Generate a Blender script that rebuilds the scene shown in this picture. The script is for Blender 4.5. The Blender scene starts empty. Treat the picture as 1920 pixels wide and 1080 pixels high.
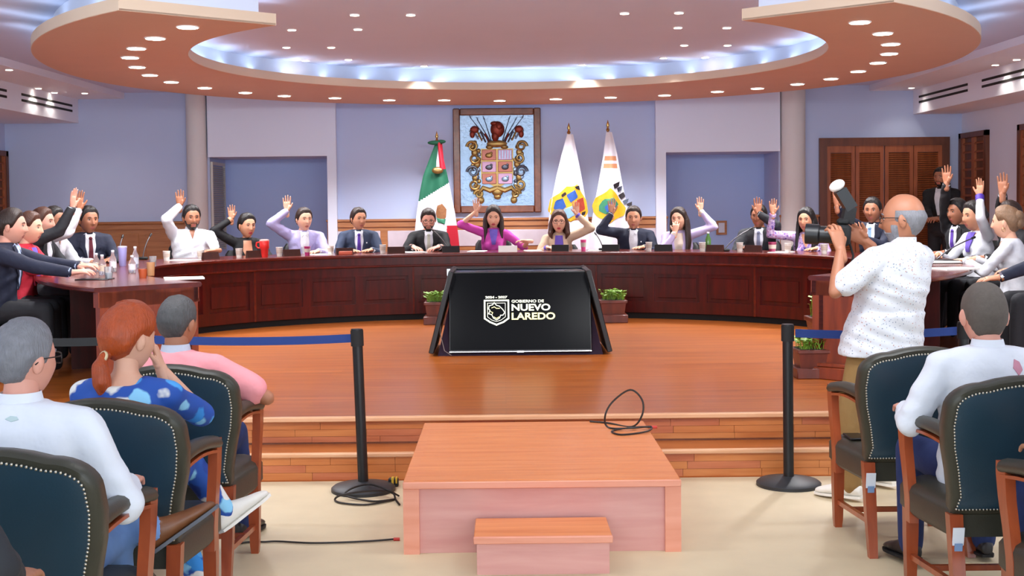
import bpy, bmesh, math, random
from mathutils import Vector as V, Matrix
from mathutils.bvhtree import BVHTree
PI = math.pi
R = math.radians
random.seed(7)
SC = bpy.context.scene
COL = SC.collection

# ------------------------------------------------------------------ camera
F, VPX, HY, PITCH, ROLL, CAMZ = 2350.0, 945.0, 382.0, R(2.2), R(0.6), 1.65
_f = V((0, math.cos(PITCH), -math.sin(PITCH)))
_u0 = V((0, math.sin(PITCH), math.cos(PITCH)))
_x = V((1, 0, 0)) * math.cos(ROLL) - _u0 * math.sin(ROLL)
_u = V((1, 0, 0)) * math.sin(ROLL) + _u0 * math.cos(ROLL)
CAM = V((0, 0, CAMZ))
_d = V((0, 1, 0))
SX = VPX - (960 + F * _d.dot(_x) / _d.dot(_f))
SY = HY - (540 - F * _d.dot(_u) / _d.dot(_f))
cd = bpy.data.cameras.new('camera')
cam = bpy.data.objects.new('camera', cd)
COL.objects.link(cam)
cd.sensor_width = 36
cd.lens = 36 * F / 1920
cd.shift_x = -SX / 1920
cd.shift_y = SY / 1920
cd.clip_start = 0.05
M = Matrix((_x, _u, -_f)).transposed().to_4x4()
M.translation = CAM
cam.matrix_world = M
SC.camera = cam

# ------------------------------------------------------------------ world, exposure, large lights
w = bpy.data.worlds.new('world')
SC.world = w
w.use_nodes = True
w.node_tree.nodes['Background'].inputs[0].default_value = (0.84, 0.92, 1.0, 1)
w.node_tree.nodes['Background'].inputs[1].default_value = 2.3
SC.view_settings.view_transform = 'Standard'
SC.view_settings.look = 'None'
SC.view_settings.gamma = 1
SC.view_settings.use_curve_mapping = False
SC.view_settings.exposure = 0.8


def area(name, loc, size, power, color=(1, 1, 1), rot=(0, 0, 0)):
    l = bpy.data.lights.new(name, 'AREA')
    l.shape = 'RECTANGLE'
    l.size, l.size_y = size
    l.energy = power
    l.color = color
    o = bpy.data.objects.new(name, l)
    COL.objects.link(o)
    o.location = loc
    o.rotation_euler = rot
    return o


for _x0 in (-3.4, 0, 3.4):
    for _y0 in (1.2, 4.4):
        area('added_hall_fill', (_x0, _y0, 3.19), (1.2, 0.6), 9, (0.98, 0.98, 1.0))  # added fill lamps out of view above the audience, no fixtures
for _x0 in (-4.5, -1.5, 1.5, 4.5):
    area('added_stage_fill', (_x0, 5.6, 2.9), (1.2, 0.5), 31, (0.97, 0.98, 1.0), (R(62), 0, 0))  # added lamps out of view that brighten the stage and the faces


def ray(px, py):
    return _f + _x * ((px - 960 - SX) / F) - _u * ((py - 540 - SY) / F)


def at(px, py, Y):
    d = ray(px, py)
    return CAM + d * (Y / d.y)


def onz(px, py, z):
    d = ray(px, py)
    return CAM + d * ((z - CAMZ) / d.z)


# ------------------------------------------------------------------ materials
def lin(h):
    h = h.lstrip('#')
    o = []
    for i in (0, 2, 4):
        c = int(h[i:i + 2], 16) / 255
        o.append(c / 12.92 if c <= 0.04045 else ((c + 0.055) / 1.055) ** 2.4)
    return (*o, 1)


_mc = {}


def mat(name, h, rough=0.6, metal=0.0, var=0.0, vs=6.0, bump=0.0, bs=60.0, emit=None, es=1.0, spec=0.5, coat=0.0, alpha=None, trans=0.0, stretch=0, bdist=0.01):
    if name in _mc:
        return _mc[name]
    m = bpy.data.materials.new(name)
    m.use_nodes = True
    nt = m.node_tree
    b = nt.nodes['Principled BSDF']
    b.inputs['Base Color'].default_value = lin(h)
    b.inputs['Roughness'].default_value = rough
    b.inputs['Metallic'].default_value = metal
    b.inputs['Specular IOR Level'].default_value = spec
    b.inputs['Coat Weight'].default_value = coat
    b.inputs['Transmission Weight'].default_value = trans
    if emit:
        b.inputs['Emission Color'].default_value = lin(emit)
        b.inputs['Emission Strength'].default_value = es
    if var or bump:
        tc = nt.nodes.new('ShaderNodeTexCoord')
        if var:
            n = nt.nodes.new('ShaderNodeTexNoise')
            n.inputs['Scale'].default_value = vs
            n.inputs['Detail'].default_value = 4
            nt.links.new(tc.outputs['Object'], n.inputs['Vector'])
            mx = nt.nodes.new('ShaderNodeMix')
            mx.data_type = 'RGBA'
            c = lin(h)
            mx.inputs[6].default_value = [max(0, k * (1 - var)) for k in c[:3]] + [1]
            mx.inputs[7].default_value = [min(1, k * (1 + var)) for k in c[:3]] + [1]
            nt.links.new(n.outputs['Fac'], mx.inputs[0])
            nt.links.new(mx.outputs[2], b.inputs['Base Color'])
        if bump:
            n2 = nt.nodes.new('ShaderNodeTexNoise')
            n2.inputs['Scale'].default_value = bs
            n2.inputs['Detail'].default_value = 3
            if stretch:
                mpp = nt.nodes.new('ShaderNodeMapping')
                mpp.inputs['Scale'].default_value = (170, 170, 22)
                nt.links.new(tc.outputs['Object'], mpp.inputs['Vector'])
                nt.links.new(mpp.outputs['Vector'], n2.inputs['Vector'])
            else:
                nt.links.new(tc.outputs['Object'], n2.inputs['Vector'])
            bp = nt.nodes.new('ShaderNodeBump')
            bp.inputs['Strength'].default_value = bump
            bp.inputs['Distance'].default_value = bdist
            nt.links.new(n2.outputs['Fac'], bp.inputs['Height'])
            nt.links.new(bp.outputs['Normal'], b.inputs['Normal'])
    _mc[name] = m
    return m


def wood(name, c1, c2, scale=(1, 12, 12), rough=0.35, coat=0.2, bands=None):
    """streaky grain: noise stretched along the axis with the small scale; bands = (width, axis) adds strips of differing tone"""
    if name in _mc:
        return _mc[name]
    m = bpy.data.materials.new(name)
    m.use_nodes = True
    nt = m.node_tree
    b = nt.nodes['Principled BSDF']
    b.inputs['Roughness'].default_value = rough
    b.inputs['Coat Weight'].default_value = coat
    b.inputs['Coat Roughness'].default_value = 0.15
    tc = nt.nodes.new('ShaderNodeTexCoord')
    mp = nt.nodes.new('ShaderNodeMapping')
    mp.inputs['Scale'].default_value = scale
    n = nt.nodes.new('ShaderNodeTexNoise')
    n.inputs['Scale'].default_value = 2.2
    n.inputs['Detail'].default_value = 5
    n.inputs['Distortion'].default_value = 0.4
    nt.links.new(tc.outputs['Object'], mp.inputs['Vector'])
    nt.links.new(mp.outputs['Vector'], n.inputs['Vector'])
    cr = nt.nodes.new('ShaderNodeValToRGB')
    cr.color_ramp.elements[0].position = 0.3
    cr.color_ramp.elements[1].position = 0.7
    cr.color_ramp.elements[0].color = lin(c1)
    cr.color_ramp.elements[1].color = lin(c2)
    nt.links.new(n.outputs['Fac'], cr.inputs['Fac'])
    out = cr.outputs['Color']
    if bands:
        bt = nt.nodes.new('ShaderNodeTexBrick')
        bt.offset = 0.37
        bt.inputs['Color1'].default_value = (0.80, 0.80, 0.80, 1)
        bt.inputs['Color2'].default_value = (1, 1, 1, 1)
        bt.inputs['Mortar'].default_value = (0.5, 0.45, 0.4, 1)
        bt.inputs['Scale'].default_value = 1
        bt.inputs['Mortar Size'].default_value = 0.0012
        bt.inputs['Brick Width'].default_value = bands[0]
        bt.inputs['Row Height'].default_value = bands[1]
        nt.links.new(tc.outputs['Object'], bt.inputs['Vector'])
        mx = nt.nodes.new('ShaderNodeMix')
        mx.data_type = 'RGBA'
        mx.blend_type = 'MULTIPLY'
        mx.inputs[0].default_value = 0.75
        nt.links.new(out, mx.inputs[6])
        nt.links.new(bt.outputs['Color'], mx.inputs[7])
        out = mx.outputs[2]
    nt.links.new(out, b.inputs['Base Color'])
    _mc[name] = m
    return m


def spots(name, base, cols, scale=30.0, size=0.35, rough=0.7, soft=0.02):
    """cloth with printed spots: voronoi cells of random colours on a base"""
    if name in _mc:
        return _mc[name]
    m = bpy.data.materials.new(name)
    m.use_nodes = True
    nt = m.node_tree
    b = nt.nodes['Principled BSDF']
    b.inputs['Roughness'].default_value = rough
    tc = nt.nodes.new('ShaderNodeTexCoord')
    nz = nt.nodes.new('ShaderNodeTexNoise')
    nz.inputs['Scale'].default_value = scale * 1.2
    nt.links.new(tc.outputs['Object'], nz.inputs['Vector'])
    ad = nt.nodes.new('ShaderNodeVectorMath')
    ad.operation = 'MULTIPLY_ADD'
    ad.inputs[1].default_value = (0.6 / scale,) * 3
    nt.links.new(nz.outputs['Color'], ad.inputs[0])
    nt.links.new(tc.outputs['Object'], ad.inputs[2])
    vo = nt.nodes.new('ShaderNodeTexVoronoi')
    vo.inputs['Scale'].default_value = scale
    nt.links.new(ad.outputs[0], vo.inputs['Vector'])
    sp = nt.nodes.new('ShaderNodeSeparateColor')
    nt.links.new(vo.outputs['Color'], sp.inputs[0])
    cr = nt.nodes.new('ShaderNodeValToRGB')
    cr.color_ramp.interpolation = 'CONSTANT'
    el = cr.color_ramp.elements
    el[0].color = lin(cols[0])
    el[0].position = 0
    el[1].color = lin(cols[-1])
    el[1].position = 1 - 1 / len(cols)
    for i, c in enumerate(cols[1:-1]):
        e = el.new((i + 1) / len(cols))
        e.color = lin(c)
    nt.links.new(sp.outputs[0], cr.inputs['Fac'])
    r2 = nt.nodes.new('ShaderNodeMapRange')
    r2.inputs['From Min'].default_value = size - soft
    r2.inputs['From Max'].default_value = size + soft
    nt.links.new(vo.outputs['Distance'], r2.inputs['Value'])
    mx = nt.nodes.new('ShaderNodeMix')
    mx.data_type = 'RGBA'
    nt.links.new(r2.outputs[0], mx.inputs[0])
    nt.links.new(cr.outputs['Color'], mx.inputs[6])
    mx.inputs[7].default_value = lin(base)
    nt.links.new(mx.outputs[2], b.inputs['Base Color'])
    _mc[name] = m
    return m


def glassmat(name, h='#ffffff', rough=0.05):
    return mat(name, h, rough, trans=0.9, spec=0.5)


# ------------------------------------------------------------------ mesh builder
class MB:
    def __init__(s):
        s.v, s.f, s.m = [], [], []

    def add(s, vs, fs, mi=0):
        o = len(s.v)
        s.v += [V(p) for p in vs]
        s.f += [tuple(i + o for i in f) for f in fs]
        s.m += [mi] * len(fs)
        return s

    def hull(s, pts, mi=0):
        bm = bmesh.new()
        for p in pts:
            bm.verts.new(p)
        r = bmesh.ops.convex_hull(bm, input=bm.verts)
        bmesh.ops.delete(bm, geom=[g for g in r['geom_interior'] if isinstance(g, bmesh.types.BMVert)], context='VERTS')
        bmesh.ops.dissolve_limit(bm, angle_limit=0.01, verts=bm.verts, edges=bm.edges)
        bm.verts.index_update()
        s.add([v.co.copy() for v in bm.verts], [[v.index for v in f.verts] for f in bm.faces], mi)
        bm.free()
        return s

    def box(s, c, d, rot=None, mi=0, bevel=0.0):
        c = V(c)
        hx, hy, hz = d[0] / 2, d[1] / 2, d[2] / 2
        if bevel:
            b = min(bevel, hx * .9, hy * .9, hz * .9)
            pts = []
            for i in (-1, 1):
                for j in (-1, 1):
                    for k in (-1, 1):
                        pts += [V((i * (hx - b), j * (hy - b), k * hz)), V((i * (hx - b), j * hy, k * (hz - b))), V((i * hx, j * (hy - b), k * (hz - b)))]
        else:
            pts = [V((i * hx, j * hy, k * hz)) for i in (-1, 1) for j in (-1, 1) for k in (-1, 1)]
        if rot is not None:
            pts = [rot @ p for p in pts]
        pts = [p + c for p in pts]
        if bevel:
            return s.hull(pts, mi)
        return s.add(pts, [(0, 1, 3, 2), (4, 6, 7, 5), (0, 4, 5, 1), (2, 3, 7, 6), (0, 2, 6, 4), (1, 5, 7, 3)], mi)

    def span(s, x0, x1, y0, y1, z0, z1, mi=0, bevel=0.0):
        return s.box(((x0 + x1) / 2, (y0 + y1) / 2, (z0 + z1) / 2), (abs(x1 - x0), abs(y1 - y0), abs(z1 - z0)), None, mi, bevel)

    def loft(s, rings, mi=0, closed=True, cap=True):
        n = len(rings[0])
        vs = [p for r in rings for p in r]
        fs = []
        for i in range(len(rings) - 1):
            for j in range(n if closed else n - 1):
                k = (j + 1) % n
                fs.append((i * n + j, i * n + k, (i + 1) * n + k, (i + 1) * n + j))
        if cap and closed:
            fs.append(tuple(reversed(range(n))))
            fs.append(tuple(range((len(rings) - 1) * n, len(rings) * n)))
        return s.add(vs, fs, mi)

    def tube(s, pts, r, n=8, mi=0, closed=False, sq=None):
        pts = [V(p) for p in pts]
        m = len(pts)
        rs = r if isinstance(r, (list, tuple)) else [r] * m
        t0 = (pts[1] - pts[0]).normalized()
        a = V((0, 0, 1)) if abs(t0.z) < 0.9 else V((1, 0, 0))
        nrm = (a - t0 * a.dot(t0)).normalized()
        rings = []
        for i in range(m):
            if closed:
                t = (pts[(i + 1) % m] - pts[i - 1]).normalized()
            else:
                t = (pts[min(i + 1, m - 1)] - pts[max(i - 1, 0)]).normalized()
            nrm = (nrm - t * nrm.dot(t)).normalized()
            bi = t.cross(nrm)
            ring = []
            for k in range(n):
                an = 2 * PI * (k + .5) / n
                ring.append(pts[i] + nrm * (math.cos(an) * rs[i]) + bi * (math.sin(an) * rs[i]))
            rings.append(ring)
        if closed:
            rings.append(rings[0])
        return s.loft(rings, mi, True, not closed)

    def lathe(s, prof, n=16, c=(0, 0, 0), mi=0):
        c = V(c)
        rings = [[c + V((math.cos(2 * PI * k / n) * r, math.sin(2 * PI * k / n) * r, z)) for k in range(n)] for r, z in prof]
        return s.loft(rings, mi)

    def ball(s, c, r, rot=None, nu=12, nv=8, mi=0):
        c = V(c)
        if not isinstance(r, (list, tuple)):
            r = (r, r, r)
        rings = []
        for i in range(nv + 1):
            ph = PI * (i / nv) * .98 + PI * .01
            ring = []
            for k in range(nu):
                p = V((math.sin(ph) * math.cos(2 * PI * k / nu) * r[0], math.sin(ph) * math.sin(2 * PI * k / nu) * r[1], -math.cos(ph) * r[2]))
                if rot is not None:
                    p = rot @ p
                ring.append(c + p)
            rings.append(ring)
        return s.loft(rings, mi)

    def limb(s, pts, rs, n=10, mi=0):
        for i, p in enumerate(pts):
            s.ball(p, rs[i], None, n, 7, mi)
        for i in range(len(pts) - 1):
            if (V(pts[i]) - V(pts[i + 1])).length > 1e-4:
                s.tube([pts[i], pts[i + 1]], [rs[i], rs[i + 1]], n, mi)
        return s

    def prism(s, poly, z0, z1, mi=0):
        return s.loft([[V((x, y, z0)) for x, y in poly], [V((x, y, z1)) for x, y in poly]], mi)

    def sheet(s, fn, nu, nv, th, mi=0, mfn=None):
        """grid surface fn(u,v)->point, given thickness th along its normals"""
        P = [[V(fn(i / nu, j / nv)) for j in range(nv + 1)] for i in range(nu + 1)]
        top, bot = [], []
        for i in range(nu + 1):
            for j in range(nv + 1):
                du = P[min(i + 1, nu)][j] - P[max(i - 1, 0)][j]
                dv = P[i][min(j + 1, nv)] - P[i][max(j - 1, 0)]
                nn = du.cross(dv)
                nn = nn.normalized() if nn.length > 1e-12 else V((0, 0, 1))
                top.append(P[i][j] + nn * (th / 2))
                bot.append(P[i][j] - nn * (th / 2))
        W = nv + 1
        N = len(top)
        fs, ms = [], []
        for i in range(nu):
            for j in range(nv):
                a, b, c, d = i * W + j, (i + 1) * W + j, (i + 1) * W + j + 1, i * W + j + 1
                k = mfn((i + .5) / nu, (j + .5) / nv) if mfn else mi
                fs += [(a, b, c, d), (N + d, N + c, N + b, N + a)]
                ms += [k, k]
        rim = [i * W for i in range(nu + 1)] + [nu * W + j for j in range(1, nv + 1)] + [i * W + nv for i in range(nu - 1, -1, -1)] + [j for j in range(nv - 1, 0, -1)]
        for q in range(len(rim)):
            a, b = rim[q], rim[(q + 1) % len(rim)]
            fs.append((b, a, N + a, N + b))
            ms.append(ms[0])
        o = len(s.v)
        s.v += top + bot
        s.f += [tuple(i + o for i in f) for f in fs]
        s.m += ms
        return s

    def xf(s, mtx):
        s.v = [mtx @ p for p in s.v]
        return s

    def join(s, o, mi=None):
        k = len(s.v)
        s.v += o.v
        s.f += [tuple(i + k for i in f) for f in o.f]
        s.m += o.m if mi is None else [mi] * len(o.m)
        return s

    def mesh(s, name):
        me = bpy.data.meshes.new(name)
        me.from_pydata([tuple(p) for p in s.v], [], s.f)
        return me

    def build(s, name, mats, parent=None, smooth=40):
        me = s.mesh(name)
        if not isinstance(mats, (list, tuple)):
            mats = [mats]
        for m in mats:
            me.materials.append(m)
        if len(mats) > 1:
            me.polygons.foreach_set('material_index', s.m)
        bm = bmesh.new()
        bm.from_mesh(me)
        bmesh.ops.recalc_face_normals(bm, faces=bm.faces)
        bm.to_mesh(me)
        bm.free()
        if smooth:
            me.shade_smooth()
            me.set_sharp_from_angle(angle=R(smooth))
        o = bpy.data.objects.new(name, me)
        COL.objects.link(o)
        if parent is not None:
            o.parent = parent
        return o

    def remesh(s, voxel, iters=6, fac=0.5):
        me = s.mesh('tmp')
        bm = bmesh.new()
        bm.from_mesh(me)
        bmesh.ops.recalc_face_normals(bm, faces=bm.faces)
        bm.to_mesh(me)
        bm.free()
        ob = bpy.data.objects.new('tmp', me)
        COL.objects.link(ob)
        md = ob.modifiers.new('r', 'REMESH')
        md.mode = 'VOXEL'
        md.voxel_size = voxel
        if iters:
            sm = ob.modifiers.new('s', 'SMOOTH')
            sm.iterations = iters
            sm.factor = fac
        dg = bpy.context.evaluated_depsgraph_get()
        ev = ob.evaluated_get(dg)
        e = ev.to_mesh()
        out = MB()
        out.v = [v.co.copy() for v in e.vertices]
        out.f = [tuple(p.vertices) for p in e.polygons]
        out.m = [0] * len(out.f)
        ev.to_mesh_clear()
        bpy.data.objects.remove(ob)
        bpy.data.meshes.remove(me)
        return out

    def bvh(s):
        return BVHTree.FromPolygons(s.v, s.f)


def tag(o, label=None, cat=None, group=None, kind=None):
    if label:
        o['label'] = label
    if cat:
        o['category'] = cat
    if group:
        o['group'] = group
    if kind:
        o['kind'] = kind
    return o


def thing(name, label, cat, loc=(0, 0, 0), rz=0.0, group=None):
    o = bpy.data.objects.new(name, None)
    o.empty_display_size = 0.1
    COL.objects.link(o)
    o.location = loc
    o.rotation_euler = (0, 0, rz)
    return tag(o, label, cat, group)


def kids(o):
    return [c for c in list(o.children)]


def copy_tree(o, parent=None):
    c = o.copy()
    COL.objects.link(c)
    if parent is not None:
        c.parent = parent
    for ch in kids(o):
        copy_tree(ch, c)
    return c


def struct(o):
    o['kind'] = 'structure'
    return o


def rows_of(poly, n):
    """horizontal scan rows (z, xl, xr) of a polygon given as (x, z)"""
    zs = [p[1] for p in poly]
    z0, z1 = min(zs), max(zs)
    out = []
    for i in range(n + 1):
        z = z0 + (z1 - z0) * (0.002 + 0.996 * i / n)
        xs = []
        for a, b in zip(poly, poly[1:] + poly[:1]):
            if (a[1] - z) * (b[1] - z) <= 0 and a[1] != b[1]:
                xs.append(a[0] + (b[0] - a[0]) * (z - a[1]) / (b[1] - a[1]))
        if len(xs) >= 2:
            out.append((z, min(xs), max(xs)))
    return out


def patch(bvh, rows, nc, y0, dy, off=0.003, th=0.004, bvh2=None):
    """cloth piece laid on a surface: rays along dy (+-1) from y0 hit bvh; returns closed thin MB"""
    d = V((0, dy, 0))
    P = []
    last = None
    for z, xl, xr in rows:
        row = []
        for k in range(nc + 1):
            x = xl + (xr - xl) * k / nc
            h = bvh.ray_cast(V((x, y0, z)), d)[0]
            if bvh2 is not None:
                h2 = bvh2.ray_cast(V((x, y0, z)), d)[0]
                if h is not None and h2 is not None and abs(h.y - h2.y) > .03:
                    h = h2
            if h is None:
                y = last if last is not None else None
            else:
                y = h.y
                last = y
            row.append((x, y, z))
        P.append(row)
    good = [p[1] for r in P for p in r if p[1] is not None]
    dflt = sum(good) / len(good) if good else 0.0
    P = [[V((x, (dflt if y is None else y) - dy * off, z)) for x, y, z in r] for r in P]
    nu, nv = len(P) - 1, nc
    mb = MB()
    if nu < 1:
        return mb
    mb.sheet(lambda a, b: P[round(a * nu)][round(b * nv)], nu, nv, th)
    return mb

# ------------------------------------------------------------------ shared materials
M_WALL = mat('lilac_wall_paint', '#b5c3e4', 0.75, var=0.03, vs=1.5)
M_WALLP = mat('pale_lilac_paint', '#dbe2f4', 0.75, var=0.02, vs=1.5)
M_WALLB = mat('alcove_blue_paint', '#a8c0f0', 0.75, var=0.03, vs=1.5)
M_CEIL = mat('pink_beige_ceiling_paint', '#c4d0ee', 0.8, var=0.03, vs=2)
M_SOFF = mat('pale_soffit_paint', '#e2e8f6', 0.8, var=0.02, vs=2)
M_RISER = mat('blue_lit_cove_white', '#c6d2e8', 0.7)  # the cove's blue light is put into the white riser's colour
M_RING = mat('terracotta_ring_paint', '#c9a48e', 0.7, var=0.04, vs=3)
M_FASC = mat('cream_fascia_paint', '#cdb9a4', 0.7)
M_COLM = mat('cream_column_paint', '#d6d4d4', 0.7, var=0.02, vs=3)
M_OAK = wood('oak_trim', '#9a6036', '#b57a4a', (1, 14, 14), 0.45)
M_DOOR = wood('red_brown_louvre_wood', '#8a4520', '#a85c30', (8, 8, 1), 0.5)
M_DOORD = wood('dark_frame_wood', '#54270f', '#6d3618', (8, 8, 1), 0.5)
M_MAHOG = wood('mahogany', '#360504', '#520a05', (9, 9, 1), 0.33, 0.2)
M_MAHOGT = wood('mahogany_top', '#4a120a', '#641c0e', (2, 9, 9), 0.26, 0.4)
M_CHERRY = wood('cherry_end_wood', '#6d2a12', '#8f3d1c', (9, 9, 1), 0.35, 0.4)
M_STAGE = wood('stage_strip_floor', '#9e501b', '#bb6a2a', (0.6, 9, 9), 0.3, 0.15, (1.3, 0.06))
M_STEP = wood('step_riser_wood', '#b0602a', '#c67c42', (1, 10, 10), 0.4, 0.2)
M_STEP2 = wood('step_riser_wood_red', '#a4522c', '#bf7048', (1, 10, 10), 0.4, 0.2)
M_NOSE = wood('step_nosing_wood', '#cf9468', '#dcab82', (1, 14, 14), 0.4, 0.2)
M_PODT = wood('podium_top_laminate', '#cd7640', '#e08e56', (0.8, 12, 12), 0.38, 0.1)
M_PODF = wood('podium_front_laminate', '#d0938a', '#dca69c', (0.8, 8, 8), 0.42, 0.1)
M_PODE = wood('podium_edge_laminate', '#dc8f72', '#e8a086', (0.8, 8, 8), 0.42, 0.1)
M_FLOOR = mat('cream_vinyl_floor', '#cdbc9a', 0.5, var=0.10, vs=5)
M_BLACK = mat('satin_black', '#101114', 0.4)
M_BLKM = mat('matte_black', '#0b0b0d', 0.75)
M_CHROME = mat('chrome', '#c8c8cc', 0.2, 1.0)
M_LAMP = mat('downlight_lens', '#ffffff', 0.4, emit='#fff4e2', es=14)
M_LAMPS = mat('spotlight_lens', '#ffffff', 0.4, emit='#ffe9cf', es=10)
M_WHITE = mat('white_plastic', '#eeeeee', 0.4)
M_PAPER = mat('white_paper', '#f2f1ec', 0.8)

WY = 17.0                                     # back wall plane
XL, XR = -6.74, 6.2                           # side walls
ST = 0.33                                     # stage height
ZR, ZC = 2.95, 3.2                            # ring underside, ceiling

# ------------------------------------------------------------------ floor and stage
struct(MB().span(XL, XR, -2, 7.45, -0.08, 0, 0).build('floor', M_FLOOR, None, None))
st = struct(MB().span(XL, XR, 7.80, WY + 1.4, -0.08, ST).build('floor_stage', M_STAGE, None, None))
tr = struct(MB().span(XL, XR, 7.49, 7.80, -0.08, 0.163).build('floor_step', M_STAGE, None, None))


def stave_row(parent, y, z0, z1, x0, x1, seed):
    rnd = random.Random(seed)
    x = x0
    while x < x1:
        L = rnd.uniform(0.22, 0.55)
        e = min(x1, x + L)
        d = rnd.uniform(0.0, 0.003)
        MB().span(x + .001, e - .001, y - 0.012 - d, y, z0 + .0008, z1 - .0008).build('stave', rnd.choice([M_STEP, M_STEP2, M_STEP]), parent, None)
        x = e


for i in range(3):
    stave_row(tr, 7.49, i * 0.046, (i + 1) * 0.046, -3.4, 3.4, 10 + i)
    stave_row(st, 7.80, 0.163 + i * 0.044, 0.163 + (i + 1) * 0.044, -3.4, 3.4, 20 + i)
MB().span(XL, XR, 7.462, 7.50, 0.138, 0.166, bevel=.008).build('step_nosing', M_NOSE, tr)
MB().span(XL, XR, 7.762, 7.81, 0.298, 0.332, bevel=.008).build('step_nosing', M_NOSE, st)
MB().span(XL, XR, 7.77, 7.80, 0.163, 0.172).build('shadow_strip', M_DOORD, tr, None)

# ------------------------------------------------------------------ podium box with its front step
t = thing('podium_platform', 'low wooden podium platform pushed against the stage steps', 'platform', (0.165, 5.85, 0))
PW = 0.655
MB().span(-PW + .03, PW - .03, 0.03, 1.58, 0, 0.318).build('body', M_PODF, t, None)
MB().span(-PW, PW, 0.0, 1.60, 0.318, 0.345, bevel=.004).build('top_board', M_PODT, t)
MB().span(-PW, PW, -0.004, 0.028, 0.312, 0.3445, bevel=.003).build('edge_strip', M_PODE, t)
for sx in (-1, 1):
    MB().span(sx * PW, sx * (PW - .075), 0.006, 0.034, 0, 0.312).build('corner_strip', M_PODE, t, None)
    MB().span(sx * PW, sx * (PW - .04), 0.03, 1.585, 0, 0.318).build('side_board', M_PODE, t, None)
for k in range(14):
    y0 = 0.03 + k * 0.111
    MB().span(-PW + .05, PW - .05, y0 + .001, y0 + .110, 0.345, 0.3462).build('board', M_PODT, t, None)
t = thing('podium_step', 'small wooden step box in front of the podium platform', 'step', (0.158, 5.50, 0))
MB().span(-.295, .295, 0.02, 0.347, 0, 0.145).build('body', M_PODF, t, None)
MB().span(-.308, .308, 0.0, 0.347, 0.145, 0.172, bevel=.004).build('top_board', M_PODT, t)
MB().span(-.309, .309, -0.003, 0.02, 0.143, 0.1735, bevel=.003).build('edge_strip', M_PODE, t)

# ------------------------------------------------------------------ back wall with alcoves
xa0, xa1 = at(393, 300, WY).x, at(615, 300, WY).x        # left alcove opening
xb0, xb1 = at(1247, 300, WY).x, at(1460, 300, WY).x      # right alcove opening
zal, zar = at(500, 294, WY).z, at(1350, 285, WY).z
wb = struct(MB().span(XL, xa0, WY, WY + .2, 0, 3.4).span(xa1, xb0, WY, WY + .2, 0, 3.4).span(xb1, XR, WY, WY + .2, 0, 3.4)
            .span(xa0, xa1, WY, WY + .2, zal, 3.4).span(xb0, xb1, WY, WY + .2, zar, 3.4).build('wall_back', M_WALL, None, None))
for (a, b, zt, j0, j1, hx0, hx1) in ((xa0, xa1, zal, xa1, at(632, 300, WY).x, xa0, at(632, 300, WY).x), (xb0, xb1, zar, at(1228, 300, WY).x, xb0, at(1228, 300, WY).x, xb1)):
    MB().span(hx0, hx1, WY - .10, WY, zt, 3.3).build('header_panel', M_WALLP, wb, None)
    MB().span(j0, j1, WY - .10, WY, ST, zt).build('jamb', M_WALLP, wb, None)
    al = MB().span(a, b, WY + .95, WY + 1.05, 0, 3.0).build('alcove_back', M_WALLB, wb, None)
    MB().span(a - .1, a, WY + .2, WY + 1.05, 0, 3.0).build('alcove_side', M_WALL, wb, None)
    MB().span(b, b + .1, WY + .2, WY + 1.05, 0, 3.0).build('alcove_side', M_WALL, wb, None)
    MB().span(a - .1, b + .1, WY + .2, WY + 1.05, zt, zt + .1).build('alcove_ceiling', M_WALL, wb, None)
# louvred vent in the left alcove's side
tg = thing('louvre_vent', 'tall grey louvred vent panel inside the left alcove', 'vent', (xa0 + .005, WY + .42, 0))
M_VENT = mat('grey_vent_metal', '#c4c2bc', 0.5)
MB().span(0, .03, -.40, -.37, 1.05, 2.22).span(0, .03, .34, .37, 1.05, 2.22).span(0, .03, -.40, .37, 2.22, 2.26).build('frame', M_VENT, tg, None)
for k in range(40):
    MB().box((.02, -.015, 1.08 + k * .0285), (.03, .71, .004), Matrix.Rotation(R(35), 3, 'Y')).build('slat', M_VENT, tg, None)
# wainscot
M_MARB = mat('pale_marble_panel', '#c9bfca', 0.35, var=0.12, vs=9)


def wainscot(name, x0, x1, marble, n):
    o = struct(MB().span(x0, x1, WY - .03, WY, ST, 1.36).build(name, M_OAK, None, None))
    zt = 1.46
    MB().span(x0 - .01, x1 + .01, WY - .07, WY, zt - .035, zt, bevel=.008).build('cap_rail', M_OAK, o)
    MB().span(x0, x1, WY - .05, WY, zt - .11, zt - .035, bevel=.006).build('upper_rail', M_OAK, o)
    for k in range(n):
        a = x0 + (x1 - x0) * k / n
        b = x0 + (x1 - x0) * (k + 1) / n
        MB().span(a + .05, b - .05, WY - .042, WY - .028, ST + .25 if not marble else 1.08, zt - .16, bevel=.006).build('panel', M_MARB if marble else M_OAK, o)
        if marble:
            MB().span(a + .05, b - .05, WY - .042, WY - .028, ST + .25, .98, bevel=.006).build('panel', M_OAK, o)
    return o


wainscot('trim_1', XL, at(352, 400, WY).x, False, 4)
wainscot('trim_2', xa1 - .02, xb0 + .02, True, 6)
wainscot('trim_3', at(1462, 400, WY).x, at(1533, 400, WY).x, False, 1)
# columns
for nm, pc, rr in (('column', 371, .135), ('column', 1485, .165)):
    x = at(pc, 300, WY).x
    t = thing('column', 'round cream column at the %s alcove of the back wall' % ('left' if pc < 900 else 'right'), 'column', (x, WY - .05, ST))
    MB().lathe([(rr + .04, 0), (rr + .04, .1), (rr + .015, .14), (rr, .16)], 28).build('base', M_COLM, t)
    MB().lathe([(rr, .16), (rr, 2.55)], 28).build('shaft', M_COLM, t)
    MB().lathe([(rr, 2.55), (rr + .001, 2.58), (rr + .001, 2.87)], 28).build('capital', M_COLM, t)

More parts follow.
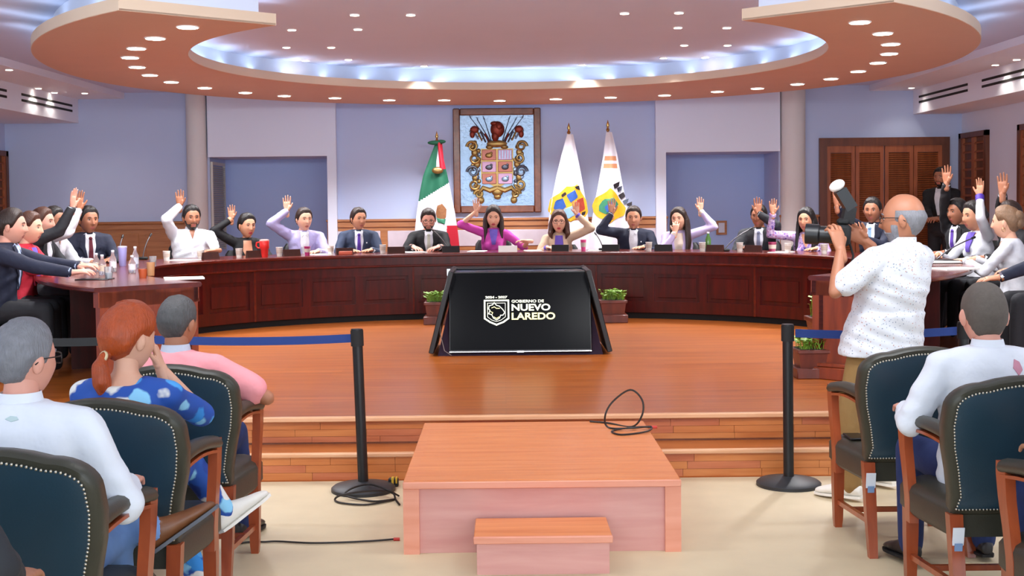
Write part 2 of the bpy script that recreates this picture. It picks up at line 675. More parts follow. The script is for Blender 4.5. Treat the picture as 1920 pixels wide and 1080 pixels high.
# side walls
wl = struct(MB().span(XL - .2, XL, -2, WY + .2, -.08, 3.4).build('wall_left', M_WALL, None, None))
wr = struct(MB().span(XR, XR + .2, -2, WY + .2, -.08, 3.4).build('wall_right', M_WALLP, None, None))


def shutter_window(name, xw, sgn, y0, y1, z0, z1):
    """wooden shutter in a frame on a side wall; sgn = into the room"""
    o = struct(MB().span(xw, xw + sgn * .05, y0, y0 + .07, z0, z1).span(xw, xw + sgn * .05, y1 - .07, y1, z0, z1).span(xw, xw + sgn * .05, y0, y1, z1 - .07, z1).span(xw, xw + sgn * .05, y0, y1, z0, z0 + .07).build(name, M_DOORD, None, None))
    ym = (y0 + y1) / 2
    for a, b in ((y0 + .07, ym), (ym, y1 - .07)):
        MB().span(xw, xw + sgn * .035, a, a + .05, z0 + .07, z1 - .07).span(xw, xw + sgn * .035, b - .05, b, z0 + .07, z1 - .07).build('shutter_stile', M_DOOR, o, None)
        k = z0 + .12
        while k < z1 - .1:
            MB().box((xw + sgn * .018, (a + b) / 2, k), (.035, b - a - .1, .012), Matrix.Rotation(R(40 * sgn), 3, 'Y')).build('slat', M_DOOR, o, None)
            k += .115
    MB().span(xw, xw + sgn * .004, y0 + .07, y1 - .07, z0 + .07, z1 - .07).build('backing', M_DOORD, o, None)
    return o


shutter_window('window_1', XR, -1, 16.02, 16.98, 1.0, 2.53)
shutter_window('window_2', XR, -1, 14.0, 15.05, 1.0, 2.53)
shutter_window('window_3', XL, 1, 16.2, 16.98, 1.0, 2.43)

# louvred double door
xd0, xd1 = at(1535, 300, WY).x, at(1778, 300, WY).x
zd = at(1655, 258, WY).z
do = struct(MB().span(xd0, xd0 + .1, WY - .06, WY, ST, zd - .11).span(xd1 - .1, xd1, WY - .06, WY, ST, zd - .11).span(xd0, xd1, WY - .06, WY, zd - .11, zd).build('door_1', M_DOORD, None, None))
xm = (xd0 + xd1) / 2
for a, b in ((xd0 + .1, xm - .008), (xm + .008, xd1 - .1)):
    lf = MB().span(a, b, WY - .012, WY, ST + .02, zd - .11).build('door_leaf', M_DOORD, do, None)
    mid = (a + b) / 2
    for c, d in ((a, mid - .004), (mid + .004, b)):
        MB().span(c, c + .05, WY - .045, WY - .012, ST + .02, zd - .112).span(d - .05, d, WY - .045, WY - .012, ST + .02, zd - .112).span(c + .05, d - .05, WY - .045, WY - .012, zd - .2, zd - .11).span(c + .05, d - .05, WY - .045, WY - .012, ST + .02, ST + .15).build('stile_frame', M_DOOR, lf, None)
        mb = MB()
        k = ST + .17
        while k < zd - .2:
            mb.box(((c + d) / 2, WY - .026, k), (d - c - .1, .030, .006), Matrix.Rotation(R(40), 3, 'X'))
            k += .029
        tag(mb.build('louvre_slats', M_DOOR, lf, None), kind='stuff')
# small framed plate in the right alcove
c0 = at(1353, 427, WY + .93)
t = thing('framed_plate', 'small wooden framed plate on the right alcove wall', 'picture frame', (c0.x, WY + .95, c0.z - .1))
MB().span(-.075, .075, -.025, 0, 0, .03).span(-.075, .075, -.025, 0, .17, .2).span(-.075, -.045, -.025, 0, .03, .17).span(.045, .075, -.025, 0, .03, .17).build('frame', M_OAK, t, None)
MB().span(-.045, .045, -.012, 0, .03, .17).build('plate', M_WALLP, t, None)

# ------------------------------------------------------------------ ceiling
struct(MB().span(XL, XR, -2, WY + .2, ZC, ZC + .12).build('ceiling', M_CEIL, None, None))
# stepped soffits along the side walls
for side, x1, x2, x3, nm in ((-1, XL, at(147, 210, WY).x, at(233, 175, WY).x, 'left'), (1, XR, at(1712, 200, WY).x, at(1630, 165, WY).x, 'right')):
    struct(MB().span(x2, x3, -2, WY, 3.12, ZC + .02).build('ceiling_soffit', M_SOFF, None, None))
    bk = struct(MB().span(x1, x2, -2, WY, 2.80, ZC + .02).build('ceiling_bulkhead', M_SOFF, None, None))
    for j, (ya, yb) in enumerate(((15.0, 16.75), (12.9, 14.55))):
        v = thing('air_slot_vent', 'black double slot air vent in the %s ceiling bulkhead, %s one' % (nm, ('farther', 'nearer')[j]), 'vent', (x2, (ya + yb) / 2, 2.93))
        L = (yb - ya) / 2
        xs = -side * .006
        for zz in (0.0, .07):
            MB().span(0, xs, -L, L, zz, zz + .028).build('slot', M_BLKM, v, None)
        MB().span(0, xs * .6, -L - .03, L + .03, .03, .068).build('divider', M_SOFF, v, None)


def arc(cx, cy, a, bb, bf, t0, t1, n):
    """t measured from +X through +Y (back); different half depths for back and front"""
    out = []
    for i in range(n + 1):
        t = t0 + (t1 - t0) * i / n
        s = math.sin(t)
        out.append((cx + a * math.cos(t), cy + (bb if s > 0 else bf) * s))
    return out


outer = arc(.03, 12.35, 4.25, 4.22, 5.05, R(-53), R(233), 110)
inner = arc(.05, 11.5, 2.82, 2.86, 3.0, R(-53.5), R(233.5), 110)
rt = thing('ceiling_ring', 'large horseshoe shaped terracotta ring hanging under the ceiling', 'ceiling ring', (0, 12, ZR))


def ring_strip(o, i, z0, z1, mi=None):
    rings = []
    for p, q in zip(o, i):
        rings.append([V((p[0], p[1] - 12, z0)), V((q[0], q[1] - 12, z0)), V((q[0], q[1] - 12, z1)), V((p[0], p[1] - 12, z1))])
    return MB().loft(rings)


def inset(o, i, fo, fi):
    a = [(p[0] + (q[0] - p[0]) * fo, p[1] + (q[1] - p[1]) * fo) for p, q in zip(o, i)]
    b = [(q[0] + (p[0] - q[0]) * fi, q[1] + (p[1] - q[1]) * fi) for p, q in zip(o, i)]
    return a, b


ring_strip(*inset(outer, inner, .004, .004), 0, .015).build('underside', M_RING, rt)
ring_strip(outer, inner, .002, .085).build('fascia', M_FASC, rt)
ring_strip(*inset(outer, inner, .14, .12), .085, ZC - ZR).build('cove_riser', M_RISER, rt)
_oo, _ii = inset(outer, inner, .07, .06)
for k in range(3, 108, 4):
    for crv, sgn in ((_oo, 1), (_ii, -1)):
        a_, b_ = V((*crv[k - 2], 0)), V((*crv[k + 2], 0))
        d_ = b_ - a_
        area('cove_strip_light', (crv[k][0], crv[k][1], ZR + .10), (d_.length * 1.3, .05), .5, (.72, .84, 1), (PI, 0, -math.atan2(d_.y, d_.x)))
ORD = ['first', 'second', 'third', 'fourth', 'fifth', 'sixth', 'seventh', 'eighth', 'ninth', 'tenth', 'eleventh', 'twelfth', 'thirteenth', 'fourteenth', 'fifteenth', 'sixteenth', 'seventeenth', 'eighteenth', 'nineteenth', 'twentieth', 'twenty-first', 'twenty-second', 'twenty-third', 'twenty-fourth', 'twenty-fifth', 'twenty-sixth', 'twenty-seventh', 'twenty-eighth']


def lamp_mesh(r, h):
    a = MB().lathe([(r * 1.18, -.004), (r * 1.18, .004)], 20)
    b = MB().lathe([(r, -.007), (r, .002)], 20)
    return a, b


_proto = {}


def downlight(name, label, group, p, r, lensmat, energy, color, spot=110, blend=.6):
    t = thing(name, label, 'ceiling light', p, 0, group)
    if (name, r) not in _proto:
        a, b = lamp_mesh(r, .01)
        o1 = a.build('trim_ring', M_WHITE, t)
        o2 = b.build('lens', lensmat, t)
        _proto[(name, r)] = (o1.data, o2.data)
    else:
        for nm, me in zip(('trim_ring', 'lens'), _proto[(name, r)]):
            o = bpy.data.objects.new(nm, me)
            COL.objects.link(o)
            o.parent = t
    if energy:
        l = bpy.data.lights.new('lamp', 'SPOT')
        l.energy = energy
        l.color = color
        l.spot_size = R(spot)
        l.spot_blend = blend
        l.shadow_soft_size = r
        o = bpy.data.objects.new('lamp', l)
        COL.objects.link(o)
        o.parent = t
        o.location = (0, 0, -.012)
    return t


RINGL = [(352, 50), (291, 71), (256, 90), (244, 107), (257, 125), (281, 140), (321, 153), (384, 164), (460, 173), (533, 179), (628, 183), (730, 187), (833, 187), (937, 188), (1042, 185), (1145, 182), (1246, 178), (1345, 171), (1420, 165), (1495, 157), (1558, 147), (1609, 133), (1646, 117), (1667, 100), (1670, 82), (1655, 62), (1612, 41)]
for i, (px, py) in enumerate(RINGL):
    p = onz(px, py, ZR)
    downlight('recessed_downlight', 'round recessed downlight in the terracotta ring, %s from the left end' % ORD[i], 'downlights in the ceiling ring', (p.x, p.y, ZR - .004), .070, M_LAMP, 98, (.97, .97, 1), 130)
SPOTL = [(537, 88), (547, 55), (573, 113), (621, 88), (653, 111), (665, 27), (671, 54), (770, 27), (795, 123), (797, 132), (1092, 121), (1092, 129), (1171, 24), (1244, 108), (1271, 51), (1273, 23), (1283, 84), (1322, 107), (1363, 51), (1364, 84)]
for i, (px, py) in enumerate(SPOTL):
    p = onz(px, py, ZC)
    downlight('ceiling_spotlight', 'tiny spotlight in the ceiling inside the ring, %s counted from the left' % ORD[i], 'small spotlights inside the ring', (p.x, p.y, ZC - .004), .035, M_LAMPS, 18, (.98, .96, 1), 100)
for nm, lst in (('left', [(17, 130), (72, 165), (102, 173), (159, 174)]), ('right', [(1709, 164), (1760, 162), (1866, 121), (1906, 111)])):
    for i, (px, py) in enumerate(lst):
        p = onz(px, py, 3.12)
        downlight('soffit_spotlight', 'small warm spotlight in the %s side soffit, %s from the left' % (nm, ORD[i]), 'spotlights in the side soffits', (p.x, p.y, 3.116), .035, M_LAMPS, 8, (1, .88, .74), 120)

# ------------------------------------------------------------------ council desk (horseshoe)
DA, DB, DY0, DR, DW, DZ = 3.40, 2.35, 12.07, 3.95, 0.81, 1.09


def desk_half(n=60):
    """inner edge from the apex to the right-hand end: list of (point, outward normal, arc length)"""
    pts = []
    for i in range(n + 1):
        t = PI / 2 * (1 - i / n)
        pts.append(V((DA * math.cos(t), DY0 + DB * math.sin(t), 0)))
    for i in range(1, 31):
        ph = R(44) * i / 30
        pts.append(V((DA - DR + DR * math.cos(ph), DY0 - DR * math.sin(ph), 0)))
    return pts


_h = desk_half()
PATH = [V((-p.x, p.y, 0)) for p in reversed(_h[1:])] + _h
_S = [0.0]
for a, b in zip(PATH, PATH[1:]):
    _S.append(_S[-1] + (b - a).length)
_mid = _S[len(_S) // 2]
_S = [s - _mid for s in _S]
SEND = _S[-1]
_N = []
for i in range(len(PATH)):
    d = (PATH[min(i + 1, len(PATH) - 1)] - PATH[max(i - 1, 0)]).normalized()
    _N.append(V((-d.y, d.x, 0)))


def dpt(s, o, z):
    """point at arc length s from the apex, offset o outward, height z"""
    s = max(-SEND, min(SEND, s))
    for i in range(len(_S) - 1):
        if _S[i + 1] >= s - 1e-9:
            break
    f = (s - _S[i]) / (_S[i + 1] - _S[i])
    p = PATH[i].lerp(PATH[i + 1], f)
    n = _N[i].lerp(_N[i + 1], f).normalized()
    q = p + n * o
    return V((q.x, q.y, z))


def dnorm(s):
    a, b = dpt(s, 0, 0), dpt(s, 1, 0)
    return (b - a).normalized()


DC = V((0, 12, ST))


def sweep(s0, s1, o0, o1, z0, z1, n=None, cham=0.0):
    n = n or max(2, int(abs(s1 - s0) / .12))
    rings = []
    for i in range(n + 1):
        s = s0 + (s1 - s0) * i / n
        if cham:
            prof = [(o0, z0 + cham), (o0 + cham, z0), (o1 - cham, z0), (o1, z0 + cham), (o1, z1 - cham), (o1 - cham, z1), (o0 + cham, z1), (o0, z1 - cham)]
        else:
            prof = [(o0, z0), (o1, z0), (o1, z1), (o0, z1)]
        rings.append([dpt(s, o, z) - DC for o, z in prof])
    return MB().loft(rings)


dk = thing('council_desk', 'long horseshoe shaped mahogany council desk on the stage', 'desk', DC)
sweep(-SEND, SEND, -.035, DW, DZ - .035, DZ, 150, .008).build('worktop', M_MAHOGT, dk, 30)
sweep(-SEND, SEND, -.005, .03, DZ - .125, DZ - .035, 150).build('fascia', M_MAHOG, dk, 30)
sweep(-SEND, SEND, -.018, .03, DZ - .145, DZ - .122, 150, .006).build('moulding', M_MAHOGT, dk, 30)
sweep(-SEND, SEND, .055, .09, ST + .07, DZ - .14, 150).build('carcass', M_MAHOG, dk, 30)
sweep(-SEND, SEND, .075, .11, ST, ST + .07, 150).build('plinth', M_BLKM, dk, 30)  # black colour stands in for the shadow along the desk's foot
SEAM = [-SEND + .05, -6.2, -4.75, -2.9, -1.05, 1.05, 2.9, 4.75, 6.2, SEND - .05]
for a, b in zip(SEAM, SEAM[1:]):
    sweep(a + .012, b - .012, .03, .056, DZ - .25, DZ - .14).build('top_rail', M_MAHOG, dk, 30)
    sweep(a + .012, b - .012, .03, .056, ST + .07, ST + .20).build('bottom_rail', M_MAHOG, dk, 30)
    L = b - a
    for k in range(4):
        c = a + .012 + (L - .024) * k / 3
        sweep(max(a + .012, c - .045), min(b - .012, c + .045), .03, .056, ST + .20, DZ - .25, 2).build('stile', M_MAHOG, dk, 30)
        if k < 3:
            d = a + .012 + (L - .024) * (k + 1) / 3
            sweep(c + .085, d - .085, .044, .056, ST + .24, DZ - .29, None, .005).build('panel', M_MAHOG, dk, 30)
for s in SEAM[1:-1]:
    sweep(s - .012, s + .012, .015, .056, ST + .07, DZ - .14, 2).build('seam_batten', M_MAHOGT, dk, 30)
    sweep(s - .015, s + .015, .09, .55, ST, DZ - .036, 2).build('support_panel', M_MAHOG, dk, 30)
# radial end panels with cap and base
for sg in (-1, 1):
    s0, s1 = sg * (SEND - .06), sg * SEND
    e = sweep(s0, s1, .0, DW - .04, ST + .0, DZ - .035, 2).build('end_panel', M_CHERRY, dk, 30)
    sweep(sg * (SEND - .07), sg * (SEND + .0), -.012, DW - .03, DZ - .145, DZ - .035, 2).build('end_fascia', M_CHERRY, e, 30)
    n = dnorm(sg * SEND)
    d = V((-n.y, n.x, 0)) * (-sg)
    p = dpt(sg * SEND, .4, 0) - DC
    for w_, z0, z1, th in ((.90, 0, .09, .06), (.86, .09, .12, .045)):
        MB().box((p.x + d.x * th / 2, p.y + d.y * th / 2, (z0 + z1) / 2), (w_, th, z1 - z0), Matrix.Rotation(math.atan2(n.y, n.x), 3, 'Z'), 0, .006).build('base_moulding', M_CHERRY, e)
    for oo in ():
        q = dpt(sg * SEND, oo, 0) - DC
        MB().box((q.x + d.x * .012, q.y + d.y * .012, .38), (.10, .03, .54), Matrix.Rotation(math.atan2(n.y, n.x), 3, 'Z'), 0, .004).build('pilaster', M_CHERRY, e)

# ------------------------------------------------------------------ screen stand in the middle of the stage
tv = thing('screen_pyramid', 'black pyramid of four leaning flat screens standing on the stage', 'screen stand', (0.13, 11.30, ST))
M_SCR = mat('screen_glass', '#040405', 0.2, spec=.06, emit='#14151a', es=0.3)
M_PURP = mat('dark_purple_cloth', '#241026', 0.9)
M_LOGO = mat('logo_light', '#e9efd8', 0.5, emit='#eef4da', es=.6)
M_LOGY = mat('logo_light_yellow', '#efe9a6', 0.5, emit='#f3ee9e', es=.6)
TW, TH, TT = 1.245, 0.715, 0.05


def rrect(w_, h_, y0, y1, z0):
    return MB().span(-w_ / 2, w_ / 2, y0, y1, z0, z0 + h_, bevel=.006)


tilt = R(-14)
fr = Matrix.Translation((0, -.455, .03)) @ Matrix.Rotation(tilt, 4, 'X')
MB().loft([[V((-.72, -.42, .0)), V((.72, -.42, .0)), V((.72, .42, .0)), V((-.72, .42, .0))], [V((-.56, -.23, .70)), V((.56, -.23, .70)), V((.56, .23, .70)), V((-.56, .23, .70))]]).build('core', M_PURP, tv, None)
s_ = rrect(TW, TH, 0, TT, 0).xf(fr).build('front_screen', M_BLACK, tv)
MB().span(-TW / 2 + .012, TW / 2 - .012, -.003, 0, .022, TH - .012).xf(fr).build('display', M_SCR, s_, None)
MB().span(-TW / 2 + .004, TW / 2 - .004, -.005, 0, .002, .010).xf(fr).build('bezel_strip', M_CHROME, s_, None)
MB().span(-.03, .03, -.008, 0, -.004, .012).xf(fr).build('sensor_tab', M_CHROME, s_, None)
bk_ = Matrix.Translation((0, .455, .03)) @ Matrix.Rotation(PI, 4, 'Z') @ Matrix.Rotation(tilt, 4, 'X')
s2 = rrect(TW, TH + .02, 0, TT, 0).xf(bk_).build('rear_screen', M_BLACK, tv)
for sg in (-1, 1):
    sd = Matrix.Translation((sg * .80, 0, .03)) @ Matrix.Rotation(sg * PI / 2, 4, 'Z') @ Matrix.Rotation(R(-14.5), 4, 'X')
    MB().span(-.46, .46, 0, .045, 0, TH + .02, bevel=.006).xf(sd).build('side_screen', M_BLACK, tv)
MB().span(-.60, .60, -.26, .26, .705, .715).build('top_cover', mat('blue_reflection_top', '#2a3a58', 0.25), tv, None)  # blue reflection on the cover is put into its base colour
MB().span(-.015, .015, 0, .02, 0, .06).xf(Matrix.Translation((-.625, -.26, .69))).build('corner_clip', M_CHROME, tv, None)
MB().tube([(.40, -.2, .725), (.50, -.26, .735), (.60, -.28, .715), (.64, -.29, .66)], .006, 6).build('cable', mat('grey_cable', '#6a5f5c', .6), tv)
MB().tube([(-.68, -.36, .45), (-.70, -.40, .2), (-.66, -.46, .05), (-.60, -.47, .01)], .004, 6).build('cable', mat('grey_cable', '#6a5f5c', .6), tv)


def text_mb(txt, size, bold=0.0):
    cu = bpy.data.curves.new('txt', 'FONT')
    cu.body = txt
    cu.size = size
    cu.offset = bold
    cu.extrude = 0.0008
    cu.resolution_u = 4
    cu.align_x = 'LEFT'
    o = bpy.data.objects.new('txt', cu)
    COL.objects.link(o)
    dg = bpy.context.evaluated_depsgraph_get()
    e = o.evaluated_get(dg)
    me = e.to_mesh()
    mb = MB()
    mb.v = [V((v.co.x, -v.co.z, v.co.y)) for v in me.vertices]
    mb.f = [tuple(p.vertices) for p in me.polygons]
    mb.m = [0] * len(mb.f)
    e.to_mesh_clear()
    bpy.data.objects.remove(o)
    bpy.data.curves.remove(cu)
    return mb


def fit(mb, x0, x1, z0, z1):
    xs = [p.x for p in mb.v]
    zs = [p.z for p in mb.v]
    a, b, c, d = min(xs), max(xs), min(zs), max(zs)
    mb.v = [V((x0 + (p.x - a) / (b - a) * (x1 - x0), p.y, z0 + (p.z - c) / (d - c) * (z1 - z0))) for p in mb.v]
    return mb


# screen coordinates: pixel of the photo -> panel metres (panel 838..1110 wide, 514..668 high)
def sx_(p):
    return (p - 974) / 272 * TW


def sz_(p):
    return (667 - p) / 153.5 * TH


def onscreen(mb, name, m):
    mb.v = [V((p.x, p.y - .0045, p.z)) for p in mb.v]
    return mb.xf(fr).build(name, m, s_, None)


onscreen(fit(text_mb('GOBIERNO DE', .05, .001), sx_(958), sx_(1020), sz_(573.5), sz_(568)), 'lettering', M_LOGO)
onscreen(fit(text_mb('NUEVO', .08, .0022), sx_(958), sx_(1032), sz_(589), sz_(576)), 'lettering', M_LOGO)
onscreen(fit(text_mb('LAREDO', .08, .0022), sx_(958), sx_(1041), sz_(606), sz_(592.5)), 'lettering', M_LOGY)
onscreen(fit(text_mb('2024 - 2027', .03, .0012), sx_(908), sx_(950), sz_(565), sz_(560.5)), 'lettering', M_LOGO)


def poly_line(pts, wd, closed=True):
    mb = MB()
    n = len(pts)
    for i in range(n if closed else n - 1):
        a = V((sx_(pts[i][0]), 0, sz_(pts[i][1])))
        q = pts[(i + 1) % n]
        b = V((sx_(q[0]), 0, sz_(q[1])))
        d = (b - a)
        L = d.length
        if L < 1e-5:
            continue
        an = math.atan2(d.z, d.x)
        mb.box((a + b) / 2, (L + wd * .8, .0012, wd), Matrix.Rotation(-an, 3, 'Y'))
    return mb


onscreen(poly_line([(906.5, 569), (952, 569), (952, 603), (942, 610), (929, 615), (917, 610), (906.5, 603)], .014), 'shield_outline', M_LOGO)
onscreen(poly_line([(912, 574), (946, 574), (946, 600), (938, 606), (929, 609), (920, 606), (912, 600)], .004), 'shield_inner_line', M_LOGO)
onscreen(poly_line([(915, 579), (922, 577), (925, 573), (929, 578), (935, 580), (941, 586), (945, 592), (941, 597), (937, 597), (935, 602), (929, 606), (923, 602), (920, 596), (914, 594), (917, 588), (914, 585)], .007), 'emblem_line', M_LOGO)
onscreen(poly_line([(920, 583), (925, 581), (929, 584), (935, 584)], .006, False).join(poly_line([(918, 590), (922, 592), (920, 596)], .005, False)).join(poly_line([(924, 600), (929, 603), (934, 600)], .005, False)), 'emblem_line', M_LOGY)

# ------------------------------------------------------------------ stanchions and belts
M_BELT = mat('blue_belt', '#14306f', 0.8, bump=.1, bs=300)
M_BELTK = mat('black_belt', '#17191c', 0.8)


def stanchion(label, x, y, lean=0.0):
    t = thing('belt_stanchion', label, 'stanchion', (x, y, 0), 0, 'belt stanchions along the stage')
    MB().lathe([(.185, 0), (.185, .018), (.17, .030), (.09, .042), (.045, .055)], 36).build('base', mat('dark_base', '#26282b', .5), t)
    MB().tube([(0, 0, .04), (-lean, 0, .86)], .030, 20).build('post', M_BLACK, t)
    MB().tube([(-lean, 0, .84), (-lean * 1.1, 0, .93)], .037, 20).build('belt_head', M_BLKM, t)
    MB().tube([(-lean * 1.1, 0, .93), (-lean * 1.1, 0, .938)], .034, 20).build('cap', M_BLACK, t)
    return t


def belt(name, label, a, b, m):
    a, b = V(a), V(b)
    t = tag(MB().sheet(lambda u, v: a.lerp(b, u) + V((0, 0, (v - .5) * .048 - .03 * 4 * u * (1 - u) * .5)), 16, 2, .003).build(name, m), label, 'belt')
    return t


pL = (onz(684, 914, 0).x, 7.20)
pR = (onz(1468, 899, 0).x, 7.22)
stanchion('black belt stanchion left of the podium with cable at its base', *pL, .022)
stanchion('black belt stanchion right of the podium, beside the photographer', *pR, .004)
stanchion('black belt stanchion behind the red-haired woman', -2.12, 7.25)
stanchion('black belt stanchion behind the photographer, under the right desk end', 2.66, 7.25)
stanchion('black belt stanchion at far left, behind the grey-haired man', -3.05, 7.3)
belt('barrier_belt', 'blue barrier belt left of the podium', (pL[0] - .05, pL[1], .885), (-2.08, 7.25, .885), M_BELT)
belt('barrier_belt', 'blue barrier belt passing behind the photographer', (pR[0] + .04, pR[1], .885), (2.62, 7.25, .885), M_BELT)
belt('barrier_belt', 'black barrier belt between the grey-haired man and the red-haired woman', (-2.16, 7.25, .885), (-3.01, 7.3, .885), M_BELTK)

# cables
M_CABLE = mat('black_cable', '#1a1412', 0.5)
M_PLUG = mat('red_plug', '#c0352a', 0.5)


def cable(label, pts, r=.006, name='cable', plug=None):
    t = thing(name, label, 'cable', pts[0])
    o = V(pts[0])
    # smooth by catmull-rom
    P = [V(p) - o for p in pts]
    out = []
    for i in range(len(P) - 1):
        p0, p1, p2, p3 = P[max(i - 1, 0)], P[i], P[i + 1], P[min(i + 2, len(P) - 1)]
        for k in range(6):
            u = k / 6
            out.append(0.5 * ((2 * p1) + (p2 - p0) * u + (2 * p0 - 5 * p1 + 4 * p2 - p3) * u * u + (3 * p1 - p0 - 3 * p2 + p3) * u ** 3))
    out.append(P[-1])
    MB().tube(out, r, 6).build('cord', M_CABLE, t)
    if plug:
        MB().tube([P[-1], P[-1] + V(plug)], r * 1.6, 8).build('plug', M_PLUG, t)
    return t


zt = .352
b0 = onz(1165, 803, zt)
loop = [at(1107, 790, b0.y + .10), at(1140, 790, b0.y + .06)]
pts = [onz(1106, 790, zt), onz(1140, 793, zt), onz(1185, 800, zt)]
top = at(1182, 731, b0.y + .03)
pts += [at(1204, 778, b0.y + .02), at(1204, 750, b0.y + .03), top, at(1150, 752, b0.y + .03), at(1135, 778, b0.y + .02), onz(1140, 801, zt + .003)]
pts += [onz(1180, 803, zt + .01), onz(1220, 800, zt + .005), onz(1212, 809, zt + .003), onz(1165, 815, zt), onz(1148, 808, zt), onz(1190, 801, zt + .012), onz(1222, 801, zt + .004)]
cable('black cable coiled in a loop on the podium platform', pts, .0055, 'cable_coil', (.03, 0, 0))
z = .008
pts = [onz(748, 930, z), onz(725, 918, .05), onz(690, 908, .06), onz(655, 918, .05), onz(650, 930, .02), onz(700, 940, z), onz(740, 936, z), onz(690, 946, z), onz(640, 943, z), onz(628, 936, z), onz(645, 927, .045), onz(700, 920, .05), onz(735, 924, .03), onz(742, 937, z), onz(749, 946, z)]
cable('black cable coiled around the left stanchion base', pts, .006, 'cable_coil')
t = thing('plug_adapter', 'small black and yellow plug adapter on the floor against the podium corner', 'plug', onz(738, 912, .0))
MB().span(-.03, .03, -.02, .02, 0, .05, bevel=.006).build('body', M_BLACK, t)
MB().span(-.012, .004, -.022, .022, .012, .055, bevel=.003).span(.012, .024, -.022, .022, .02, .055, bevel=.003).build('yellow_cap', mat('yellow_plastic', '#c7a52c', .5), t)
pts = [onz(425, 1022, z), onz(470, 1016, z), onz(495, 1016, z), onz(520, 1015, z), onz(580, 1018, z), onz(640, 1017, z), onz(700, 1014, z), onz(738, 1011, z)]
cable('thin black cable running across the floor to the podium', pts, .005, 'floor_cable', (.03, 0, 0))

# ------------------------------------------------------------------ planters
M_POT = wood('planter_wood', '#4f1c10', '#6b2a18', (6, 6, 1), .45)
M_LEAF = mat('bright_leaf', '#6f9a22', .5, var=.3, vs=25)
M_SOIL = mat('soil', '#241a12', .9)


def planter(label, x, y, sc=1.0, leafy=.12, seed=1):
    t = thing('planter_box', label, 'planter', (x, y, ST), 0, 'wooden planters along the desk')
    a = .14 * sc
    MB().span(-a * 1.25, a * 1.25, -a * 1.25, a * 1.25, 0, .10 * sc, bevel=.006).build('plinth', M_POT, t)
    MB().loft([[V((i * a * .95, j * a * .95, .10 * sc)) for i, j in ((-1, -1), (1, -1), (1, 1), (-1, 1))], [V((i * a * 1.1, j * a * 1.1, .26 * sc)) for i, j in ((-1, -1), (1, -1), (1, 1), (-1, 1))]]).build('box', M_POT, t, None)
    MB().span(-a * 1.2, a * 1.2, -a * 1.2, a * 1.2, .24 * sc, .275 * sc, bevel=.004).build('rim', M_POT, t)
    MB().span(-a, a, -a, a, .26 * sc, .278 * sc).build('soil', M_SOIL, t, None)
    rnd = random.Random(seed)
    mb = MB()
    for k in range(150):
        bx, by = rnd.uniform(-a, a) * .95, rnd.uniform(-a, a) * .95
        an = rnd.uniform(0, 2 * PI)
        tl = rnd.uniform(.2, .9)
        hh = rnd.uniform(.35, 1) * leafy
        L = rnd.uniform(.03, .055)
        top = V((bx + math.cos(an) * tl * .04, by + math.sin(an) * tl * .04, .278 * sc + hh))
        d = V((math.cos(an), math.sin(an), .35)).normalized() * L
        sd = V((-math.sin(an), math.cos(an), 0)) * L * .42
        mb.tube([(bx, by, .275 * sc), top], .0018, 4)
        mb.add([top, top + d * .5 + sd, top + d, top + d * .5 - sd], [(0, 1, 2, 3)])
    tag(mb.build('foliage', M_LEAF, t, None), kind='stuff')
    return t


p = onz(1140, 594, ST)
planter('wooden planter with bright green foliage right of the screen pyramid', p.x, 13.85, .9, .10, 1)
planter('wooden planter with green foliage half hidden left of the screen pyramid', at(822, 590, 13.85).x, 13.85, .9, .10, 2)
p = onz(1516, 712, ST)
planter('wooden planter at the foot of the right desk end', p.x + .06, p.y + .16, .78, .07, 3)
q = at(1528, 600, 10.9)
planter('wooden planter with taller plant farther along the right desk wing', q.x + .13, 10.9, 1.1, .20, 4)

# ------------------------------------------------------------------ audience armchairs
M_TEAL = mat('teal_black_leather', '#233c4a', 0.38, var=.12, vs=9, bump=.06, bs=160)
M_OLIV = mat('olive_black_leather', '#38372c', 0.42, var=.15, vs=12, bump=.08, bs=160)
M_CHW = wood('chair_red_wood', '#8a3a18', '#a84c22', (9, 9, 1), .35, .3)
M_NAIL = mat('nickel_nails', '#cfc9b8', .3, 1.0)


def back_outline(n=14, k=1.0):
    """half outline (x>=0) of the chair back from bottom to top as (x, z)"""
    pts = [(.235, .42), (.242, .50), (.262, .60), (.288, .70), (.300, .79), (.296, .86)]
    for i in range(1, 9):
        a = PI / 2 * i / 8
        pts.append((.296 - .13 * (1 - math.cos(a)), .86 + .095 * math.sin(a)))
    pts += [(.11, .970), (.055, .979), (0, .982)]
    return pts


def chair_y(z):
    """recline of the back: y of its rear face"""
    return -.235 - (z - .42) * .30


def back_ring(inset_, y_off):
    half = back_outline()
    full = half + [(-x, z) for x, z in reversed(half[:-1])]
    cz = .72
    out = []
    n = len(full)
    for i, (x, z) in enumerate(full):
        a, b = full[i - 1], full[(i + 1) % n]
        if i == 0:
            a = (0, .42)
        if i == n - 1:
            b = (0, .42)
        tx, tz = b[0] - a[0], b[1] - a[1]
        L = math.hypot(tx, tz) or 1
        nx, nz = -tz / L, tx / L
        xx, zz = x + nx * inset_, z + nz * inset_
        if i in (0, n - 1):
            zz = max(zz, .42 + inset_)
        out.append(V((xx, chair_y(zz) + y_off, zz)))
    return out


